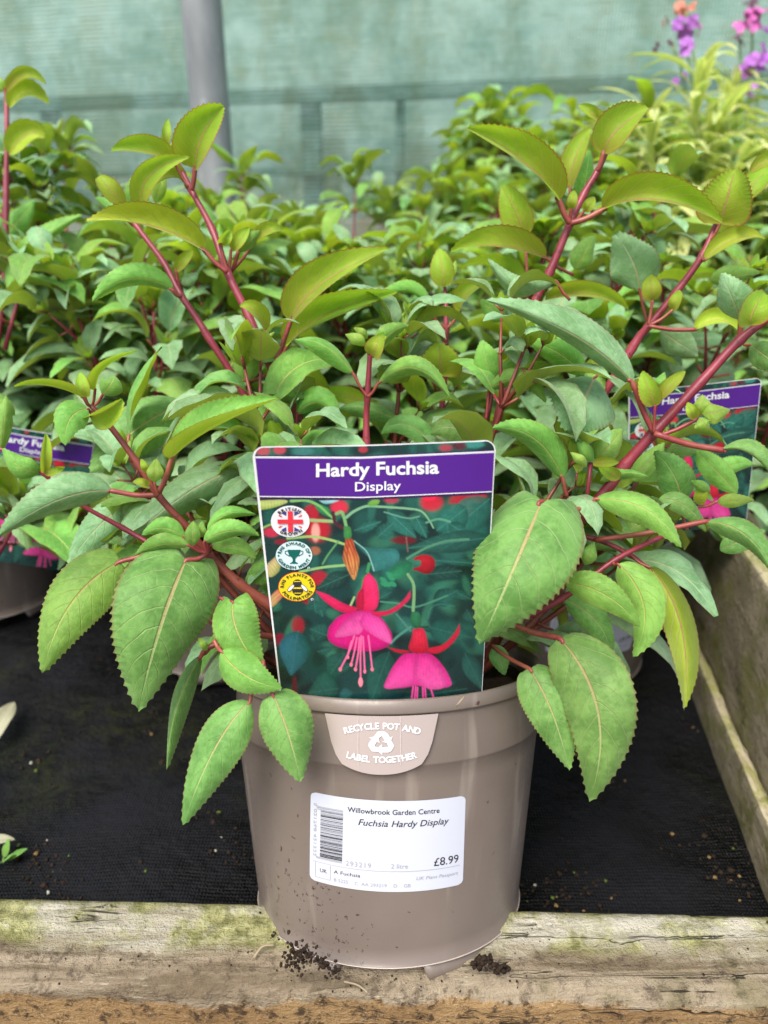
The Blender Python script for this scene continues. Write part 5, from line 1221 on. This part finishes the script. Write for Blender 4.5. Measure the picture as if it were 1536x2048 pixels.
# a few shoots of the plants behind that stand clear against the netting
extra = put_plant(-.17, .93, 1, 2.2, .8, 'fuchsia with one long shoot standing clear against the netting right of the pole', 'fuchsias in the crowd')
extra.rotation_euler = (0, 0, 0); extra.scale = (1, 1, 1)
for ch in extra.children: ch.scale = (.8, .8, .8); ch.rotation_euler = (0, 0, 2.2)
rx = random.Random(12)
for x, y, x2, y2, d in ((488, 520, 490, 345, .95), (640, 600, 610, 470, .9), (700, 540, 735, 380, 1.0), (120, 560, 150, 340, .8), (230, 560, 215, 400, .75)):
    fb, stb = MB(), MB(); a_, b_ = P(x, y, d), P(x2, y2, d); pshoot(fb, stb, a_, b_ - a_, (b_ - a_).length, rx, 1.1, 3, .0022)
    sh_ = fb.build('shoot_foliage', LMATS, extra); st_ = stb.build('shoot_stem', [M['stem'], M['petiole']]); st_.parent = extra; st_.location = -extra.location
# labels standing in the rows behind
def copy_label(loc, rot, sc, label):
    c = care.copy(); COL.objects.link(c); c.location = loc; c.rotation_euler = rot; c.scale = (sc, sc, sc); c['label'] = label
    for ch in care.children:
        if 'tab' in ch.name: continue
        k = ch.copy(); COL.objects.link(k); k.parent = c
copy_label(P(1386, 905, .47), (R(4), R(-6), R(-6)), .78, 'blurred picture label under the thick red stem on the right')
copy_label(P(55, 985, .565), (R(2), R(15), R(10)), .88, 'picture label at the left edge, partly covered by hanging leaves')
copy_label(P(1110, 700, .80), (R(0), R(-8), R(4)), 1.0, 'small far label showing only a strip of purple between leaves')

# ------------------------------------------------------------------ variegated wallflower, back right
M['petal'] = simple('purple_petal', (0.38, 0.13, 0.48), 0.5, 0.3, var=0.25, scale=40, Subsurface_Weight=0.1)
M['petal_pink'] = simple('pink_petal', (0.52, 0.12, 0.38), 0.5, 0.3, var=0.25, scale=40); M['petal_rust'] = simple('rust_petal', (0.48, 0.18, 0.12), 0.55, 0.3, var=0.3, scale=40)
M['budm'] = simple('dark_bud', (0.10, 0.04, 0.07), 0.6, 0.3)
def wallflower(loc, seed, stems, label):
    rng = random.Random(seed); r = empty('wallflower_plant', loc); tag(r, label, 'flowering plant', 'wallflowers'); fb, stb = MB(), MB(); L0 = Vector(loc)
    for (tx, tz, ty, hflow) in stems:
        top = L0 + Vector((tx, ty, tz)); b0 = L0 + Vector((tx * .25, ty * .3, .06)); n = 30; pts = [b0 + (top - b0) * (i / n) + Vector((0.01 * math.sin(i * .5 + seed), 0, -.02 * math.sin(math.pi * i / n))) for i in range(n + 1)]
        tube(stb, pts, [.003 * (1 - .5 * i / n) for i in range(n + 1)], 5)
        for i in range(3, n + 1):
            for k in range(4):
                an = i * 2.4 + k * 2.1 + rng.uniform(-.3, .3); o = Vector((math.cos(an), math.sin(an), 0)); ln = rng.uniform(.06, .11)
                od = (o + Vector((0, 0, rng.uniform(.4, 1.0)))).normalized(); m_ = pts[i] + od * ln * .5; tt = m_ + (o * .8 + Vector((0, 0, rng.uniform(-.5, .3)))).normalized() * ln * .5
                S0 = (tt - pts[i]).cross(Vector((0, 0, 1))).normalized(); v = rng.uniform(-30, 10)
                leaf(fb, pts[i], m_, tt, ln * rng.uniform(.065, .095), S0, v, v, True, nu=8, nv=2, expo=1.0, wav=.1, seed=rng.random())
    fb.build('foliage', M['varieg'], r); stb.build('stems', M['green_stem'], r); return r
def flower(r, p, size, mat, seed, nb=5):
    rng = random.Random(seed); mb = MB()
    for q in range(nb):
        c = Vector(p) + Vector((rng.uniform(-1, 1), rng.uniform(-1, 1), rng.uniform(-.8, .8))) * size * .7; ax_ = Vector((rng.uniform(-1, 1), -rng.random() - .2, rng.uniform(-.2, 1))).normalized(); a = ax_.orthogonal().normalized(); b = ax_.cross(a)
        for k in range(4):
            an = k * math.pi / 2 + .3; o = a * math.cos(an) + b * math.sin(an); s_ = ax_.cross(o)
            leaf(mb, c, c + o * size * .32 + ax_ * size * .06, c + o * size * .62 - ax_ * size * .08, size * .30, s_, 10, 10, True, nu=6, nv=2, expo=1.35, wav=.08, seed=rng.random())
    mb.build('flower', mat, r)
wl = P(1425, 560, 1.18); wl.z = 0
wf = wallflower(wl, 3, [(-.02 + .03 * math.sin(i * 2.1) + .34 * (i / 19 - .5), .41 + .10 * math.sin(i * 1.7) + (.07 if i > 7 else 0), .09 * math.cos(i * 2.6), 1) for i in range(20)], 'yellow variegated wallflower with purple and rust flowers, top right')
wf2 = None
def fl(x, y, d, size, mat, seed, nb=5, stem=None):
    d -= .14; p = P(x, y, d); flower(wf, p, size * .82, mat, seed, nb)
for i, (x, y, d, s_, m_, nb) in enumerate(((1372, 22, 1.28, .019, 'petal_rust', 4), (1335, 38, 1.28, .013, 'petal_rust', 3), (1362, 55, 1.27, .022, 'petal', 5), (1382, 52, 1.28, .018, 'petal_pink', 4), (1374, 98, 1.26, .018, 'petal', 5), (1345, 90, 1.3, .012, 'budm', 3),
        (1505, 38, 1.25, .026, 'petal_pink', 6), (1500, 12, 1.25, .012, 'budm', 4), (1517, 122, 1.24, .026, 'petal', 6), (1480, 78, 1.26, .015, 'budm', 3), (1510, 180, 1.24, .014, 'petal', 3), (1360, 160, 1.27, .014, 'petal', 3), (1312, 96, 1.28, .010, 'budm', 3), (1535, 60, 1.26, .015, 'petal', 3))):
    fl(x, y, d, s_, M[m_], i * 7 + 1, nb)
mb = MB()
for x, y, x2, y2 in ((1372, 25, 1400, 260), (1345, 90, 1372, 200), (1505, 20, 1490, 260), (1517, 120, 1500, 300), (1480, 78, 1470, 260), (1374, 98, 1385, 230)):
    tube(mb, spline([P(x, y, 1.13), P((x + x2) / 2 + 6, (y + y2) / 2, 1.15), P(x2, y2, 1.18)], 4), .0018, 5)
mb.build('flower_stalks', M['green_stem'], wf)

# ------------------------------------------------------------------ small things on the fabric, board and pot
rg = random.Random(31)
def crumb(mb, c, r, mi=0):
    c = Vector(c); vs = []; n = 5
    for j in range(1, 3):
        for k in range(n):
            a = 2 * math.pi * k / n + j; ph = math.pi * j / 3; q = r * rg.uniform(.6, 1.25); vs.append(c + Vector((q * math.sin(ph) * math.cos(a), q * math.sin(ph) * math.sin(a), q * math.cos(ph) * .8)))
    vs += [c + Vector((0, 0, r * .7)), c - Vector((0, 0, r * .7))]; fs = []
    for k in range(n): k2 = (k + 1) % n; fs += [(k, n + k, n + k2, k2), (2 * n, k, k2), (2 * n + 1, n + k2, n + k)]
    mb.add(vs, fs, mi=mi)
M['grit'] = simple('tan_grit', (0.20, 0.13, 0.05), 0.9, var=.4, scale=300); M['grit_pale'] = simple('pale_grit', (0.42, 0.42, 0.36), 0.8); M['alga'] = simple('algae', (0.08, 0.13, 0.01), .8)
mb = MB()
for _ in range(6000):
    x = rg.uniform(-.42, .34); y = .29 + rg.random() ** 2.2 * .42
    mi = rg.choices((0, 1, 2, 3), (60, 5, 2.5, 3))[0]; r = rg.uniform(.0006, .0017) * (1.6 if mi == 0 and rg.random() < .15 else 1)
    if x > s1.x + (y - s1.y) * sdv.x / sdv.y - .003: continue
    if nz(x * 3.1, y * 4.3, 5) + .5 * nz(x * 9, y * 9, 1) + .9 * math.exp(-(y - .29) / .02) < .42: continue
    crumb(mb, (x, y, -.0035 + .004 * nz(x * 2, y * 2) + .0016 * nz(x * 7, y * 7, 3) + r * .3), r, mi)
tag(mb.build('grit_litter', [M['soil'], M['grit'], M['grit_pale'], M['alga']]), 'soil crumbs and pale grit strewn over the black fabric', 'grit', kind='stuff')
mb = MB()      # spilt compost round the foot of the pot
def onpot(x, y, lift=.0005):
    th, h = pot_uv(x, y, .125 if y > 1880 else .11, (x - 785) / 300); return HM @ (pot_local(th, min(h, .1325)) + Vector((0, 0, 0)))
for _ in range(300):
    q = rg.random(); x = 590 + rg.gauss(0, 15) if q < .45 else 600 + rg.random() * 78; y = 1912 + rg.gauss(0, 15) if q < .45 else 1900 + (x - 600) * .62 + rg.gauss(0, 8)
    if q > .9: x = 545 + rg.gauss(0, 5); y = 1878 + rg.gauss(0, 9)
    d = .338 if x > 560 else .372
    d -= (x - 590) / 1000 * .14
    crumb(mb, P(x, y, d + rg.uniform(-.003, .002)), rg.uniform(.0003, .0011))
for _ in range(110):
    x = 963 + rg.gauss(0, 9); y = 1925 + rg.gauss(0, 7)
    if rg.random() < .3: x = 990 + rg.random() * 30; y = 1936 + rg.gauss(0, 4)
    crumb(mb, P(x, y, .352 + rg.uniform(-.002, .003)), rg.uniform(.0006, .0016))
for _ in range(170):
    p = G(rg.uniform(-30, 1560) if rg.random() < .5 else rg.gauss(800, 170), rg.uniform(1825, 1985), BT); crumb(mb, p, rg.uniform(.0002, .0007))
tag(mb.build('compost_crumbs', [M['soil']]), 'black compost crumbs smeared round the foot of the front pot', 'compost', kind='stuff')
M['root'] = simple('dry_root', (0.30, 0.24, 0.15), .7, var=.2)
mb = MB(); tube(mb, spline([G(508, 1915, BT + .002), G(525, 1893, BT + .004), G(548, 1890, BT + .003)], 6), .0006, 6)
tag(mb.build('dry_root', M['root'], origin=G(520, 1900, BT)), 'pale curled root on the board at the lower left of the pot', 'root')
mb = MB(); tube(mb, spline([G(688, 1963, BT + .002), G(715, 1970, BT + .001), G(735, 1985, BT + .001)], 6), .0005, 6)
tag(mb.build('dry_root', M['root'], origin=G(700, 1970, BT)), 'thin pale root trailing from under the front foot of the pot', 'root')
mb = MB(); tube(mb, [P(930, 1392, .327), P(921, 1402, .325), P(912, 1413, .326)], .0004, 5)
tag(mb.build('pine_needle', M['root'], origin=P(920, 1402, .327)), 'brown dry needle lying over the front rim of the pot', 'needle')
# seedling and dead leaves at the left edge
sdl = empty('seedling', G(5, 1725, 0)); tag(sdl, 'tiny green seedling on the black fabric at the left edge', 'seedling')
mb = MB(); b0 = G(5, 1725, 0)
for dx, dy, dz in ((.006, -.002, .006), (-.006, -.004, .004), (.002, .004, .008), (.009, .003, .004)):
    e = b0 + Vector((dx, dy, dz)); leaf(mb, b0 + (e - b0) * .3, b0 + (e - b0) * .8 + Vector((0, 0, .001)), b0 + (e - b0) * 1.7, .0034, (e - b0).cross(Vector((0, 0, 1))).normalized(), 5, 5, True, nu=8, nv=2, expo=1.1)
    tube(mb, [b0, b0 + (e - b0) * .4], .0006, 5)
mb.build('seed_leaves', M['bright'], sdl)
M['dead'] = simple('dead_leaf', (0.30, 0.30, 0.20), .8, var=.3, scale=80, bump=.3)
for a, b, lab in (((-20, 1490), (28, 1405), 'pale withered leaf lying on the fabric above the seedling'), ((-25, 1700), (30, 1680), 'brown curled dead leaf lying beside the seedling')):
    A_, B_ = G(a[0], a[1], .004), G(b[0], b[1], .010); mb = MB(); leaf(mb, A_, (A_ + B_) / 2 + Vector((0, 0, .004)), B_, (B_ - A_).length * .24, (B_ - A_).cross(Vector((0, 0, 1))).normalized(), -25, -15, True, nu=14, nv=3, wav=.15, seed=2)
    tag(mb.build('dead_leaf', M['dead'], origin=A_), lab, 'leaf')
